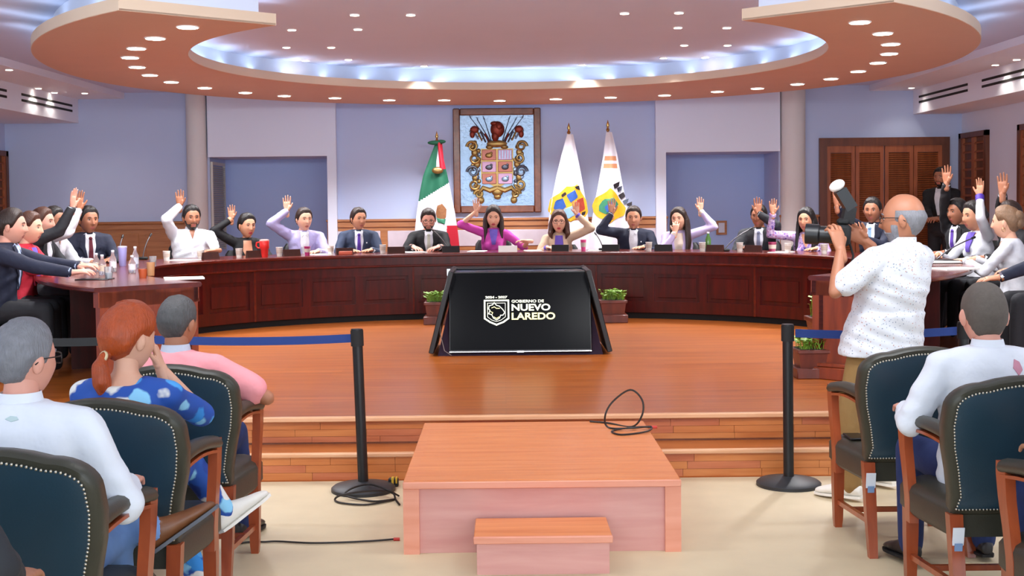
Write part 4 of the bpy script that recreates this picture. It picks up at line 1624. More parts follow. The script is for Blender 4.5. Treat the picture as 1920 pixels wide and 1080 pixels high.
SKIN = {'a': mat('skin_light', '#dba68a', .5, var=.06, vs=20), 'b': mat('skin_tan', '#c68c6c', .5, var=.06, vs=20), 'c': mat('skin_brown', '#a96f52', .5, var=.06, vs=20), 'd': mat('skin_rosy', '#d99a85', .5, var=.08, vs=20)}
M_LIP = mat('lips', '#b0645a', .45)
M_LIPR = mat('lips_red', '#b03a48', .4)
M_EYEW = mat('eye_white', '#cfc8c0', .3)
M_IRIS = mat('iris_dark', '#20140e', .2)
HAIRM = {'black': mat('hair_black', '#15100f', .45, var=.3, vs=40, bump=.6, bs=1.0, stretch=1), 'dark': mat('hair_dark_brown', '#2a1a12', .45, var=.3, vs=40, bump=.6, bs=1.0, stretch=1),
         'brown': mat('hair_brown', '#4a2a1c', .45, var=.3, vs=40, bump=.6, bs=1.0, stretch=1), 'red': mat('hair_copper_red', '#a84412', .42, var=.35, vs=35, bump=.6, bs=1.0, stretch=1),
         'grey': mat('hair_grey', '#77777c', .55, var=.3, vs=40, bump=.6, bs=1.0, stretch=1), 'salt': mat('hair_salt_pepper', '#4b4a4a', .55, var=.45, vs=50, bump=.6, bs=1.0, stretch=1),
         'blond': mat('hair_ash_blond', '#7d5f45', .5, var=.35, vs=40, bump=.6, bs=1.0, stretch=1), 'buzz': mat('hair_buzz', '#5d544c', .7, var=.25, vs=60, bump=.3, bs=300)}
M_GLF = mat('dark_glasses_frame', '#1d1412', .35)


def cloth(name, h, rough=.8, var=.06):
    return mat('cloth_' + name, h, rough, var=var, vs=9, bump=.5, bs=11, bdist=.02)


def ik(S, W, l1, l2, pole):
    d = W - S
    L = d.length
    mx = (l1 + l2) * .995
    if L > mx:
        k = min(1.12, L / mx)
        l1 *= k
        l2 *= k
        mx *= k
        if L > mx:
            W = S + d * (mx / L)
            d = W - S
            L = mx
    if L < abs(l1 - l2) + .02:
        L = abs(l1 - l2) + .02
    dn = d.normalized()
    a = (l1 * l1 - l2 * l2 + L * L) / (2 * L)
    h = math.sqrt(max(0, l1 * l1 - a * a))
    pp = pole - dn * pole.dot(dn)
    pp = pp.normalized() if pp.length > 1e-5 else V((0, 0, -1))
    return S + dn * a + pp * h, W


def frame(fd, pn):
    """rotation whose +Z is fd and +Y close to pn"""
    z = V(fd).normalized()
    y = V(pn) - z * V(pn).dot(z)
    y.normalize()
    x = y.cross(z)
    return Matrix((x, y, z)).transposed()


def lift(mb, mtx):
    c = MB()
    c.v, c.f, c.m = [mtx @ p for p in mb.v], list(mb.f), list(mb.m)
    return c


TORSO_M = [(-.08, .165, .115), (.02, .172, .122), (.14, .160, .115), (.26, .166, .118), (.37, .176, .118), (.44, .168, .104), (.49, .125, .085), (.525, .075, .066)]
TORSO_F = [(-.08, .170, .120), (.02, .172, .122), (.14, .140, .105), (.26, .142, .112), (.35, .152, .122), (.43, .144, .096), (.48, .105, .078), (.515, .062, .058)]


def person(label, head, face, top, hair, skin='b', sex='m', s=1.0, hs=1.06, g=1.0, lean=.10, look=0.0, nod=0.0, tilt=0.0, arms=None, seat_z=None, floor_z=ST, standing=False,
           legs=None, trousers='#15161c', shoes=None, glasses=None, beard=None, vox=.014, group=None, hipz=None, chair=None, smile=False, earring=False, name="person", who="x"):
    """head = world position of the head's centre; face = heading in degrees of the body (0 = +Y away from camera, 180 = to the camera, -90 = +X);
    look = extra head turn (deg, + to the person's left), nod = + down"""
    H = V(head)
    th = R(face)
    HREL = .645 * s                                  # head centre above the pelvis
    fwd = V((-math.sin(th), math.cos(th), 0))
    off = .035 * s + lean * HREL
    base = V((H.x, H.y, floor_z)) - fwd * off
    pz_ = H.z - floor_z - HREL                       # pelvis height
    root = thing(name, label, 'person', base, th, group)
    inv = Matrix.Rotation(-th, 3, 'Z')

    def L(p):
        return inv @ (V(p) - base)

    def D(p):
        return inv @ V(p)

    TS = TORSO_M if sex == 'm' else TORSO_F
    ly = lambda z: lean * max(0, z)                  # forward shift by lean, z above the pelvis

    def P(x, y, z):
        return V((x * s, (y + ly(z)) * s, pz_ + z * s))

    def torso(mb, k, ztop=9, zbot=-9):
        rings = []
        for z, rx, ry in TS:
            if z > ztop or z < zbot:
                continue
            ry2 = ry * (1 + (g - 1) * (1.2 if z < .3 else .5))
            rings.append([P(math.cos(a) * rx * (1 + (g - 1) * .8) * k, math.sin(a) * ry2 * k * (1.0 if math.sin(a) > 0 else .95), z) for a in [2 * PI * q / 20 for q in range(20)]])
        mb.loft(rings)
        if sex == 'f':
            for sg in (-1, 1):
                mb.ball(P(sg * .062, .085, .30), [.058 * s * k, .05 * s * k, .058 * s * k], None, 10, 8)

    SW = .178 if sex == 'm' else .155
    SW *= 1 + (g - 1) * .5
    SHZ = .435
    # arms
    arms = arms or {}
    AR = {}
    for side, sg in (('R', 1), ('L', -1)):
        a = dict(arms.get(side, {}))
        Sp = P(sg * SW, 0, SHZ)
        if 'w' in a:
            W = L(a['w'])
        elif 'lw' in a:
            W = V(a['lw'])
        else:
            W = L(V((base.x, base.y, 0)))
            W = V((sg * .13, .40 * s, DZ + .03 - floor_z))
        fd = D(a['fd']) if 'fd' in a else V(a.get('lfd', (-sg * .55, .8, 0)))
        pn = D(a['pn']) if 'pn' in a else V(a.get('lpn', (0, 0, -1)))
        pole = V(a.get('pole', (sg * .7, -.4, -.8)))
        if a.get('raised'):
            pole = V(a.get('pole', (sg * .75, .15, -1.5)))
        Sp2 = P(sg * SW, .01, SHZ + (.03 if a.get('raised') else 0))
        E, W = ik(Sp2, W, .275 * s, .25 * s, pole)
        AR[side] = (sg, Sp2, E, W, fd, pn, a)
    # ---- body (one continuous figure: trunk, limbs, neck, then head and hands)
    mb = MB()
    torso(mb, .86)
    mb.limb([P(0, -.005, .44), P(0, .005, .52), P(0, .018, .60)], [.062 * s, .052 * s * (1.06 if sex == 'm' else .92), .052 * s * (1.06 if sex == 'm' else .92)], 12)
    bare = top.get('sleeve') in ('short', 'elbow')
    for side in AR:
        sg, Sp, E, W, fd, pn, a = AR[side]
        fk = 1.0 if sex == 'm' else .86
        mb.limb([Sp, Sp.lerp(E, .5), E, E.lerp(W, .35), W], [.046 * s * fk, .043 * s * fk, .036 * s * fk, .037 * s * fk, .0265 * s * fk], 10)
    if legs is None:
        if standing:
            legs = {sd: [P(sg * .09, 0, -.02), P(sg * .10, .02, -.44), V((sg * .11 * s, 0, .08))] for sd, sg in (('R', 1), ('L', -1))}
        else:
            legs = {sd: [P(sg * .085, .02, -.02), V((sg * .11 * s, .40 * s, pz_ + .0)), V((sg * .115 * s, .42 * s, .09))] for sd, sg in (('R', 1), ('L', -1))}
    else:
        legs = {k: [V(p) for p in v] for k, v in legs.items()}
        for k, sg in (('R', 1), ('L', -1)):
            if len(legs[k]) == 2:
                legs[k] = [P(sg * .085, .02, -.02)] + legs[k]
    for k in legs:
        mb.limb(legs[k], [.070 * s, .050 * s, .036 * s], 10)
    body = mb.remesh(.016 if not bare else .011, 5)
    hm = Matrix.Translation(P(0, .035 if lean else .03, .645)) @ Matrix.Rotation(R(look), 4, 'Z') @ Matrix.Rotation(R(-nod), 4, 'X') @ Matrix.Rotation(R(tilt), 4, 'Y') @ Matrix.Scale(hs * s, 4)
    body.join(lift(_HEAD, hm))
    for side in AR:
        sg, Sp, E, W, fd, pn, a = AR[side]
        h = get_hand(-sg, a.get('curl', .14), a.get('spread', .16), a.get('thumb', .7))
        # a right hand held up with palm forward has its thumb on the person's left
        k = (1.0 if sex == 'm' else .9) * a.get('hk', 1.06) * s
        rot = frame(fd, pn).to_4x4()
        body.join(lift(h, Matrix.Translation(W) @ rot @ Matrix.Scale(k, 4)))
    bo = body.build('body', [SKIN[skin], M_LIPR if smile else M_LIP], root, 60)
    # eyes, brows
    for sg in (-1, 1):
        e = MB().ball((sg * .031, EYE_Y - .001, .004), (.0120, .0065, .0046), None, 10, 6).xf(hm).build('eye', M_EYEW, bo, 60)
        MB().ball((sg * .031, EYE_Y + .0042, .004), (.0054, .003, .0048), None, 8, 6).xf(hm).join(MB().tube([(sg * (.031 + q), EYE_Y + .004 - abs(q) * .12, .0115 - 18 * q * q) for q in (-.013, -.006, 0, .006, .013)], .0016, 5).xf(hm)).build('iris', M_IRIS, bo, 60)
        MB().tube([(sg * x, y + .0015, z) for x, y, z in BROW], [.002, .0034, .0032, .0014], 6).xf(hm).build('eyebrow', HAIRM[hair.get('brow', hair['c'])], bo, 60)
    # ---- hair
    ho = hair_mb(hair['k'], hair.get('th', {'short': .013, 'receding': .010, 'buzz': .004, 'bald': .006, 'thin': .006}.get(hair['k'], .016)), hair.get('seed', len(label))).xf(hm).build('hair', HAIRM[hair['c']], root, 70)
    if hair['k'] == 'pony':
        MB().tube([(.018 * math.cos(q * PI / 6), -.116 + .006 * math.sin(q * PI / 6), -.060 + .017 * math.sin(q * PI / 6)) for q in range(12)], .006, 6, 0, True).xf(hm).build('hair_tie', mat('cream_tie', '#d8c39a', .6), ho, 60)
    if beard:
        beard_mb(.006).xf(hm).build('beard', HAIRM[beard], root, 70)
    if earring:
        for sg in (-1, 1):
            MB().tube([(sg * .086 + .003 * math.sin(q * PI / 5), -.006 + .014 * math.cos(q * PI / 5), -.052 + .014 * math.sin(q * PI / 5)) for q in range(10)], .002, 5, 0, True).xf(hm).build('earring', M_BRASS, root)
    if glasses:
        gm = MB()
        for sg in (-1, 1):
            lp = [(sg * (.033 + .0245 * math.copysign(abs(math.cos(q * PI / 8)) ** .6, math.cos(q * PI / 8))), .103 - .006 * abs(math.cos(q * PI / 8)), .001 + .018 * math.copysign(abs(math.sin(q * PI / 8)) ** .6, math.sin(q * PI / 8))) for q in range(16)]
            gm.tube(lp, .0022, 6, 0, True)
            gm.tube([(sg * .058, .095, .008), (sg * .082, .06, .010), (sg * .086, .0, .010), (sg * .085, -.025, -.006)], .0022, 6)
        gm.tube([(-.009, .105, .004), (0, .108, .006), (.009, .105, .004)], .0022, 6)
        gm.xf(hm).build('glasses', M_GLF, root, 60)
    # ---- top garment
    tm = top['m']
    kind = top['k']
    sl = top.get('sleeve', 'long')
    fat = top.get('fat', 1.0) * (1.0 if kind != 'jacket' else 1.05)
    mb = MB()
    torso(mb, 1.03 * fat, .50 if kind == 'dress' else 9)
    if kind in ('dress',):
        pass
    for side in AR:
        sg, Sp, E, W, fd, pn, a = AR[side]
        fk = (1.0 if sex == 'm' else .86) * fat
        mb.limb([P(sg * SW * .55, 0, SHZ + .015), Sp], [.068 * s * fk, .067 * s * fk], 10)
        if sl == 'long':
            We = W - (W - E).normalized() * .022
            mb.limb([Sp, Sp.lerp(E, .5), E, E.lerp(We, .5), We], [.067 * s * fk, .061 * s * fk, .054 * s * fk, .050 * s * fk, .042 * s * fk], 10)
        elif sl == 'elbow':
            Q = E.lerp(W, .08)
            mb.limb([Sp, Sp.lerp(E, .5), E, Q], [.067 * s * fk, .061 * s * fk, .058 * s * fk, .054 * s * fk], 10)
        else:
            Q = Sp.lerp(E, .72)
            mb.limb([Sp, Q], [.070 * s * fk, .068 * s * fk], 12)
    if top.get('hem'):                                # loose shirt hanging over the hips
        rings = []
        for z, rx, ry in ((-.09, .205, .152), (-.03, .200, .148), (.05, .190, .14), (.14, .182, .135)):
            rings.append([P(math.cos(q) * rx * g, math.sin(q) * ry * g, z) for q in [2 * PI * i / 20 for i in range(20)]])
        mb.loft(rings)
    gar = mb.remesh(vox, 5)
    # creases across the cloth
    wr = top.get('wr', .0055)
    for i, p in enumerate(gar.v):
        q = p - V((0, 0, pz_))
        d = math.sin(q.x * 31 + q.z * 47 + 1.3 * math.sin(q.z * 23)) * math.sin(q.y * 29 - q.z * 19 + q.x * 13)
        r_ = V((q.x, q.y, 0))
        if r_.length > .02:
            gar.v[i] = p + r_.normalized() * (d * wr)
    nm = {'jacket': 'jacket', 'shirt': 'shirt', 'polo': 'polo_shirt', 'dress': 'dress', 'blouse': 'blouse'}[kind]
    go = gar.build(nm, tm, root, 70)
    bv = gar.bvh()
    tmb = MB()
    torso(tmb, 1.03 * fat, .50 if kind == 'dress' else 9)
    for sg in (-1, 1):
        tmb.limb([P(sg * SW * .55, 0, SHZ + .015), P(sg * SW, 0, SHZ)], [.06 * s, .06 * s], 10)
    bv2 = tmb.bvh()
    zz = lambda z: pz_ + z * s

    def fpatch(poly, n, nc, off_, th_, nm_, m_, par, back=False):
        rows = rows_of([(x * s, zz(z)) for x, z in poly], n)
        return patch(bv, rows, nc, -1.2 if back else 1.2, 1 if back else -1, off_, th_, bv2).build(nm_, m_, par, 60)

    nk = .50 if sex == 'm' else .48
    if kind == 'jacket':
        bz = top.get('vz', .16)
        so = fpatch([(-.062, nk), (.062, nk), (.060, nk - .10), (.014, bz), (-.014, bz), (-.060, nk - .10)], 16, 8, .004, .006, top.get('inner', 'shirt'), top['shirt'], root)
        for sg in (-1, 1):
            fpatch([(sg * .045, nk + .005), (sg * .085, nk - .01), (sg * .112, nk - .13), (sg * .085, nk - .15), (sg * .012, bz - .01), (sg * .055, nk - .12)], 16, 3, .009, .008, 'lapel', tm, go)
        if top.get('tie'):
            to_ = fpatch([(-.014, nk - .03), (.014, nk - .03), (.028, bz + .03), (0, bz - .02), (-.028, bz + .03)], 14, 4, .012, .006, 'tie', top['tie'], root)
            c = bv.ray_cast(V((0, 1.2, zz(nk - .04))), V((0, -1, 0)))[0]
            if c is not None:
                MB().ball(c + V((0, .012, 0)), (.019 * s, .012, .017 * s), None, 10, 6).build('tie_knot', top['tie'], to_, 60)
        if top.get('collar', True):
            for sg in (-1, 1):
                fpatch([(sg * .010, nk - .035), (sg * .036, nk - .058), (sg * .056, nk + .004), (sg * .034, nk + .015)], 6, 4, .010, .006, 'collar', top['shirt'], so)
        if top.get('pin'):
            fpatch([(-.098, nk - .145), (-.085, nk - .145), (-.085, nk - .13), (-.098, nk - .13)], 2, 2, .018, .004, 'lapel_pin', M_WHITE, go)
    if kind in ('shirt', 'polo'):
        fpatch([(-.012, nk - .02), (.012, nk - .02), (.012, nk - .40), (-.012, nk - .40)], 14, 2, .002, .004, 'placket', tm, go)
        for k_ in range(4):
            c = bv.ray_cast(V((0, 1.2, zz(nk - .10 - k_ * .08))), V((0, -1, 0)))[0]
            if c is not None:
                MB().ball(c + V((0, .005, 0)), (.005, .003, .005), None, 6, 4).build('button', M_WHITE, go)
        rings = []
        for z, rr_, dz in ((.485, .082, 0), (.52, .070, .004), (.55, .063, .008), (.553, .060, .008), (.52, .060, 0)):
            rings.append([P(math.cos(q) * rr_ * (1.0 if sex == 'm' else .9), math.sin(q) * rr_ * .98 + .003, z - (.028 if math.sin(q) > .75 else 0)) for q in [2 * PI * i / 24 for i in range(24)]])
        MB().loft(rings, 0, True, False).build('collar', top.get('collar_m', tm), go, 60)
        if kind == 'shirt' and top.get('vneck', True):
            fpatch([(-.032, nk + .01), (.032, nk + .01), (0, nk - .09)], 6, 4, .004, .003, 'open_neck', SKIN[skin], go)
    if kind in ('blouse', 'dress'):
        vd = top.get('vd', .12)
        fpatch([(-.055, nk + .01), (.055, nk + .01), (.03, nk - vd * .6), (0, nk - vd), (-.03, nk - vd * .6)], 8, 6, .004, .003, 'neckline', SKIN[skin], go)
    if top.get('scarf'):
        fpatch([(-.05, nk + .015), (.05, nk + .015), (.045, nk - .05), (.02, nk - .17), (-.02, nk - .17), (-.045, nk - .05)], 10, 6, .014, .012, 'scarf', top['scarf'], root)
    if top.get('emb'):
        for (x, z, w_, h_, m_, bk) in top['emb']:
            fpatch([(x - w_, z), (x - w_ * .3, z + h_), (x + w_ * .6, z + h_ * .7), (x + w_, z - h_ * .3), (x, z - h_)], 6, 5, .002, .003, 'embroidery', m_, go, bk)
    # cuffs
    if sl == 'long':
        for side in AR:
            sg, Sp, E, W, fd, pn, a = AR[side]
            d = (W - E).normalized()
            cm = top.get('cuff', top.get('shirt', tm))
            if a.get('bracelet'):
                MB().tube([W - d * .055, W + d * .0], .040 * s, 14).build('cuff_band', a['bracelet'], go, 50)
            MB().tube([W - d * .035, W - d * .006], [.039 * s, .037 * s], 14).build('cuff', cm, go, 50)
    # ---- trousers
    mb = MB()
    rings = []
    for z, rx, ry in ((-.11, .15, .11), (-.05, .172, .13), (.03, .172, .128), (.08, .165, .122)):
        rings.append([P(math.cos(q) * rx * 1.0 * (1 + (g - 1) * .6), math.sin(q) * ry * (1 + (g - 1) * .6), z) for q in [2 * PI * i / 20 for i in range(20)]])
    mb.loft(rings)
    tf = 1.0 if sex == 'm' else .9
    for k in legs:
        a, b, c = legs[k]
        mb.limb([a, a.lerp(b, .5), b, b.lerp(c, .5), c], [.094 * s * tf, .084 * s * tf, .068 * s * tf, .064 * s * tf, .056 * s * tf], 12)
    tro = mb.remesh(.016, 4)
    tmat = trousers if not isinstance(trousers, str) else cloth('trousers_' + trousers.strip('#'), trousers)
    tro.build('trousers' if kind != 'dress' else 'skirt', tmat, root, 70)
    if shoes:
        for k, sg in (('R', 1), ('L', -1)):
            an = legs[k][2]
            sd = shoes.get(k, {})
            dr = V(sd.get('d', (sg * .12, 1, -.05))).normalized()
            up = V(sd.get('up', (0, 0, 1)))
            up = (up - dr * up.dot(dr)).normalized()
            sdv = dr.cross(up)
            mm = MB()
            hgt = .085
            o_ = an - up * (hgt - .02) - dr * .05
            rings = []
            for q, (t_, w_, h_) in enumerate(((-.01, .024, .055), (.02, .036, .09), (.07, .040, .10), (.12, .041, .075), (.18, .047, .055), (.23, .044, .042), (.265, .030, .030), (.275, .012, .018))):
                rings.append([o_ + dr * t_ + sdv * (math.cos(x) * w_) + up * (h_ * (.5 + .5 * math.sin(x))) for x in [2 * PI * i / 14 for i in range(14)]])
            mm.loft(rings)
            if sd.get('boot'):
                mm.limb([an + up * .0, an + (legs[k][1] - an).normalized() * .16], [.052, .062], 12)
            sh_ = mm.remesh(.008, 3).build('shoe' if not sd.get('boot') else 'boot', shoes['m'], root, 60)
            rings = []
            for t_, w_ in ((-.012, .024), (.02, .038), (.07, .041), (.12, .042), (.18, .049), (.23, .046), (.268, .031), (.28, .012)):
                rings.append([o_ + dr * t_ + sdv * a_ + up * b_ for a_, b_ in ((-w_, -.006), (w_, -.006), (w_, .006), (-w_, .006))])
            MB().loft(rings).build('sole', shoes.get('sole', M_BLKM), sh_, 30)
    if chair == 'council':
        council_chair(base, th, pz_ - .115, who)
    return root


_cc = {}
M_CHL = mat('black_chair_leather', '#0e0e11', .4, bump=.05, bs=120)


def council_chair(base, th, sz, who):
    t = thing('office_chair', 'black office chair under the ' + who, 'chair', (base.x, base.y, base.z), th, 'council chairs behind the desk')
    sz = max(.25, sz)
    MB().span(-.24, .24, -.22, .24, sz - .09, sz, bevel=.035).build('seat', M_CHL, t, 50)
    rings = []
    for z, w_, yy in ((sz + .02, .20, -.235), (sz + .12, .23, -.245), (sz + .30, .235, -.26), (sz + .42, .225, -.285), (sz + .47, .19, -.295)):
        rings.append([V((math.copysign(abs(math.cos(q)) ** .5, math.cos(q)) * w_, yy + .035 * math.sin(q), z)) for q in [2 * PI * i / 20 for i in range(20)]])
    MB().loft(rings).build('backrest', M_CHL, t, 50)
    MB().tube([(0, 0, .06), (0, 0, sz - .08)], .03, 12).build('column', M_BLACK, t)
    for k in range(5):
        a = 2 * PI * k / 5
        MB().tube([(0, 0, .08), (math.cos(a) * .28, math.sin(a) * .28, .05)], [.025, .016], 6).ball((math.cos(a) * .28, math.sin(a) * .28, .028), .028, None, 8, 6).build('base_leg', M_BLACK, t)
    return t


def heading(dx, dy):
    return math.degrees(math.atan2(-dx, dy))


def up_hand(px, py, Y, tilt=0.0, pn=(0, -1, .05), fy=0.0, **k):
    fd = V((tilt, fy, 1)).normalized()
    d = dict(w=at(px, py, Y) - fd * .085, fd=fd, pn=pn, raised=True, curl=.08, spread=.2)
    d.update(k)
    return d


def arc_y(px, off=1.0):
    """distance of a seat behind the back arc for a photo column"""
    best = None
    for i in range(400):
        Y = 12.1 + i * .01
        X = (px - VPX) * Y / F
        a, b = DA + off, DB + off
        if abs(X) < a:
            e = abs(Y - (DY0 + b * math.sqrt(1 - (X / a) ** 2)))
            if best is None or e < best[0]:
                best = (e, Y)
    return best[1]


NAVY, BLK, WHT = cloth('navy', '#171d33'), cloth('black', '#111216'), cloth('white', '#d6d8de')
CREAM, LILAC, BLUEG = cloth('beige', '#cbb096'), cloth('lilac', '#aaa4d0'), cloth('slate_blue', '#2f3b54')
PINKM, REDM, CHAR = cloth('magenta_pink', '#c443a4'), cloth('red', '#c02338'), cloth('charcoal', '#23252a')
GUAY = cloth('guayabera_white', '#dfe3ea')
TIEB, TIEP, TIEG, TIEL = cloth('burgundy_tie', '#5c1626'), cloth('purple_tie', '#5b3aa0'), cloth('pale_tie', '#b9bdae'), cloth('sky_tie', '#8fb4dc')
LIGHTSH, BLUESH = cloth('pale_shirt', '#dfe4ec'), cloth('light_blue_shirt', '#aab9d8')
FLORP = spots('purple_floral', '#b6a0cc', ['#7f5fae', '#dcd0e6', '#b36aa0', '#5a4a9a'], 38, .42)
FLORB = spots('blue_floral', '#1c4fa8', ['#2f8fe0', '#e8e6df', '#173f95', '#8ccdf0', '#0f2f78', '#e4e4e0', '#4aa4ea'], 13, .52, .7, .05)
SPECK = spots('speckled_white', '#d3d6dc', ['#7e8ca2', '#9aa4b4', '#b89088'], 62, .22, .7, .04)
PINKS = cloth('salmon_pink', '#e8949a')
KHAKI = cloth('khaki', '#8a6a3c', .85, .15)
JEAN, JEANL = cloth('dark_denim', '#1b2c5c', .85, .2), cloth('light_denim', '#6f93c8', .85, .2)
OLIVET = cloth('dark_olive', '#262c2c', .85, .1)
PURB = mat('purple_band', '#4a2f9a', .6)
PURS = cloth('purple_scarf', '#6a55b8')
ROSE, GOLDT = mat('rose_thread', '#c9899a', .7), mat('gold_thread', '#d8b36a', .7)
BOOT = mat('brown_boot_leather', '#7a4a2a', .4, var=.35, vs=14)
WHITESH = mat('white_shoe', '#e6e2d8', .5)
DARKSH = mat('dark_shoe', '#1c1718', .4)


def council(px, py, label, who, top, hair, dx=None, face=None, Y=None, off=1.0, **k):
    Y = Y or arc_y(px, off)
    H = at(px, py, Y - .08)
    if face is None:
        d = V((-H.x * .10 if dx is None else dx, -1, 0))
        face = heading(d.x, d.y)
    k.setdefault('chair', 'council')
    arms = k.pop('arms', {})
    arms = {s_: (a(Y) if callable(a) else a) for s_, a in arms.items()}
    return person(label, H, face, top, hair, arms=arms, who=who, **k)


def jk(m, shirt=LIGHTSH, tie=None, **k):
    return dict(k='jacket', m=m, shirt=shirt, tie=tie, **k)


# back arc, left to right
council(359, 409, 'man in white long-sleeved shirt at the desk, right hand raised, beside the left column', 'man in white shirt by the left column', dict(k='shirt', m=GUAY, fat=1.08), dict(k='short', c='black'), skin='c', g=1.2, hs=1.12, look=10, beard='black',
        arms={'R': lambda Y: up_hand(337, 372, Y - .15), 'L': dict(w=at(404, 472, arc_y(359) - .55), fd=(-.7, -.5, 0), pn=(0, 0, -1), curl=.3)})
council(463, 424, 'woman in black blazer at the desk, hand raised, dark hair tied back', 'woman in black blazer', jk(BLK, SKIN['b'], None, collar=False, vz=.27, inner='neckline'), dict(k='bun', c='black'), skin='b', sex='f', hs=1.1, look=22, smile=True,
        arms={'R': lambda Y: up_hand(434, 397, Y - .12, pole=(.9, .2, -.8))})
council(570, 412, 'man in lilac blazer over white shirt, right hand raised', 'man in lilac blazer', jk(LILAC, WHT), dict(k='short', c='dark'), skin='a', hs=1.08, look=18,
        arms={'R': lambda Y: up_hand(538, 382, Y - .12)})
council(672, 411, 'man in slate blue suit with purple tie, arms down on the desk', 'man in slate blue suit', jk(BLUEG, LIGHTSH, TIEP, pin=True), dict(k='short', c='dark'), skin='b', hs=1.06, look=22)
council(803, 412, 'bespectacled man in black suit reading papers beside the tricolour flag', 'man in black suit with glasses', jk(BLK, WHT, TIEG), dict(k='short', c='dark'), skin='d', hs=1.06, g=1.06, nod=14, glasses=1, beard='dark',
        arms={'R': lambda Y: dict(w=at(775, 463, Y - .45), fd=(.4, -.6, -.1), pn=(0, 0, -1), curl=.25), 'L': lambda Y: dict(w=at(822, 463, Y - .45), fd=(-.5, -.6, -.1), pn=(0, 0, -1), curl=.25)})
council(925, 407, 'woman in magenta pink top with long dark hair, hand raised, centre seat', 'woman in magenta top', dict(k='blouse', m=PINKM, sleeve='elbow', vd=.10, scarf=PURS), dict(k='long', c='dark'), skin='a', sex='f', hs=1.08, nod=8, smile=True, vox=.012,
        arms={'R': lambda Y: up_hand(893, 383, Y - .12, pole=(1, .1, -.6)), 'L': lambda Y: dict(w=at(990, 452, Y - .30), fd=(-.9, -.3, .1), pn=(0, -.2, -1), curl=.3)})
council(1048, 416, 'woman in beige blazer with glasses and brown hair, left hand raised', 'woman in beige blazer', jk(CREAM, PURS, None, collar=False), dict(k='bob', c='brown'), skin='a', sex='f', hs=1.1, glasses=1, smile=True,
        arms={'L': lambda Y: up_hand(1080, 389, Y - .12, -.1, pole=(-1, .1, -.8))})
council(1188, 409, 'man in navy jacket and open white shirt, hand raised beside the right flag', 'man in navy jacket', jk(NAVY, WHT, None, pin=True, vz=.05), dict(k='short', c='dark'), skin='b', hs=1.1, g=1.08,
        arms={'R': lambda Y: up_hand(1147, 387, Y - .12)})
council(1273, 411, 'woman in lilac blazer with long dark hair, resting chin on one hand', 'woman in lilac blazer', jk(cloth('pale_lilac', '#c2b4dc'), cloth('cream_blouse', '#d8c8b8'), None, collar=False), dict(k='long', c='dark'), skin='a', sex='f', hs=1.06, look=-14, tilt=4, smile=True,
        arms={'L': lambda Y: up_hand(1313, 382, Y - .10, pole=(-1, .1, -.9)), 'R': lambda Y: dict(w=at(1266, 436, Y - .24), fd=(.1, .1, .9), pn=(.2, .8, .2), curl=.6)})
council(1423, 406, 'man in charcoal suit whose face is half hidden by his raised hand', 'man in charcoal suit', jk(CHAR, LIGHTSH, cloth('grey_tie', '#7c84a0')), dict(k='short', c='black'), skin='c', hs=1.06, look=-10,
        arms={'L': lambda Y: up_hand(1421, 386, Y - .32, pole=(-1, .3, -.5))})
council(1512, 413, 'woman in purple floral dress with long black hair, hand raised', 'woman in purple floral dress', dict(k='blouse', m=FLORP, sleeve='long', vd=.14), dict(k='long', c='black'), skin='b', sex='f', hs=1.06, look=-15,
        arms={'R': lambda Y: up_hand(1449, 386, Y - .12, pole=(1, .1, -1))})
# left wing, near to far
council(22, 425, 'man in navy suit in profile at the near end of the left desk wing', 'man in navy suit at left end', jk(NAVY, BLUESH), dict(k='short', c='dark'), face=heading(1, .12), Y=9.85, skin='d', hs=1.08, g=1.12, lean=.16,
        arms={'R': dict(w=at(138, 512, 9.55), fd=(.9, .1, .1), pn=(0, .2, -1), curl=.3), 'L': dict(w=at(150, 500, 9.85), fd=(.9, -.1, .1), pn=(0, .2, -1), curl=.35)})
council(56, 428, 'woman in red jacket over lilac shirt, second from near left end', 'woman in red jacket', jk(REDM, PURS, None, collar=False), dict(k='pulled' if False else 'bun', c='brown'), face=heading(1, -.1), Y=10.85, skin='a', sex='f', hs=1.06,
        arms={'R': dict(w=at(112, 500, 10.45), fd=(.9, .1, .0), pn=(0, .2, -1), curl=.3)})
council(80, 417, 'brown-haired man in dark jacket raising his hand, third from near left end', 'man in dark jacket on left wing', jk(CHAR, LIGHTSH), dict(k='short', c='brown'), face=heading(1, -.1), Y=11.75, skin='d', hs=1.06,
        arms={'R': up_hand(137, 372, 11.6, .12, (1, -.2, 0), pole=(0, .6, -1))})
council(101, 414, 'dark-haired man in white shirt raising his hand, fourth from near left end', 'man in white shirt on left wing', dict(k='shirt', m=WHT, fat=1.05), dict(k='short', c='black'), face=heading(1, -.25), Y=12.25, skin='c', hs=1.06,
        arms={'R': up_hand(149, 376, 12.1, .08, (.9, -.5, 0), pole=(.2, .5, -1)), 'L': dict(lw=(-.2, .38, .79))})
council(166, 413, 'man in navy suit with burgundy tie, last on the left wing', 'man with burgundy tie', jk(NAVY, WHT, TIEB), dict(k='short', c='black'), face=heading(.62, -1), Y=13.05, skin='c', hs=1.12, g=1.1, look=10)
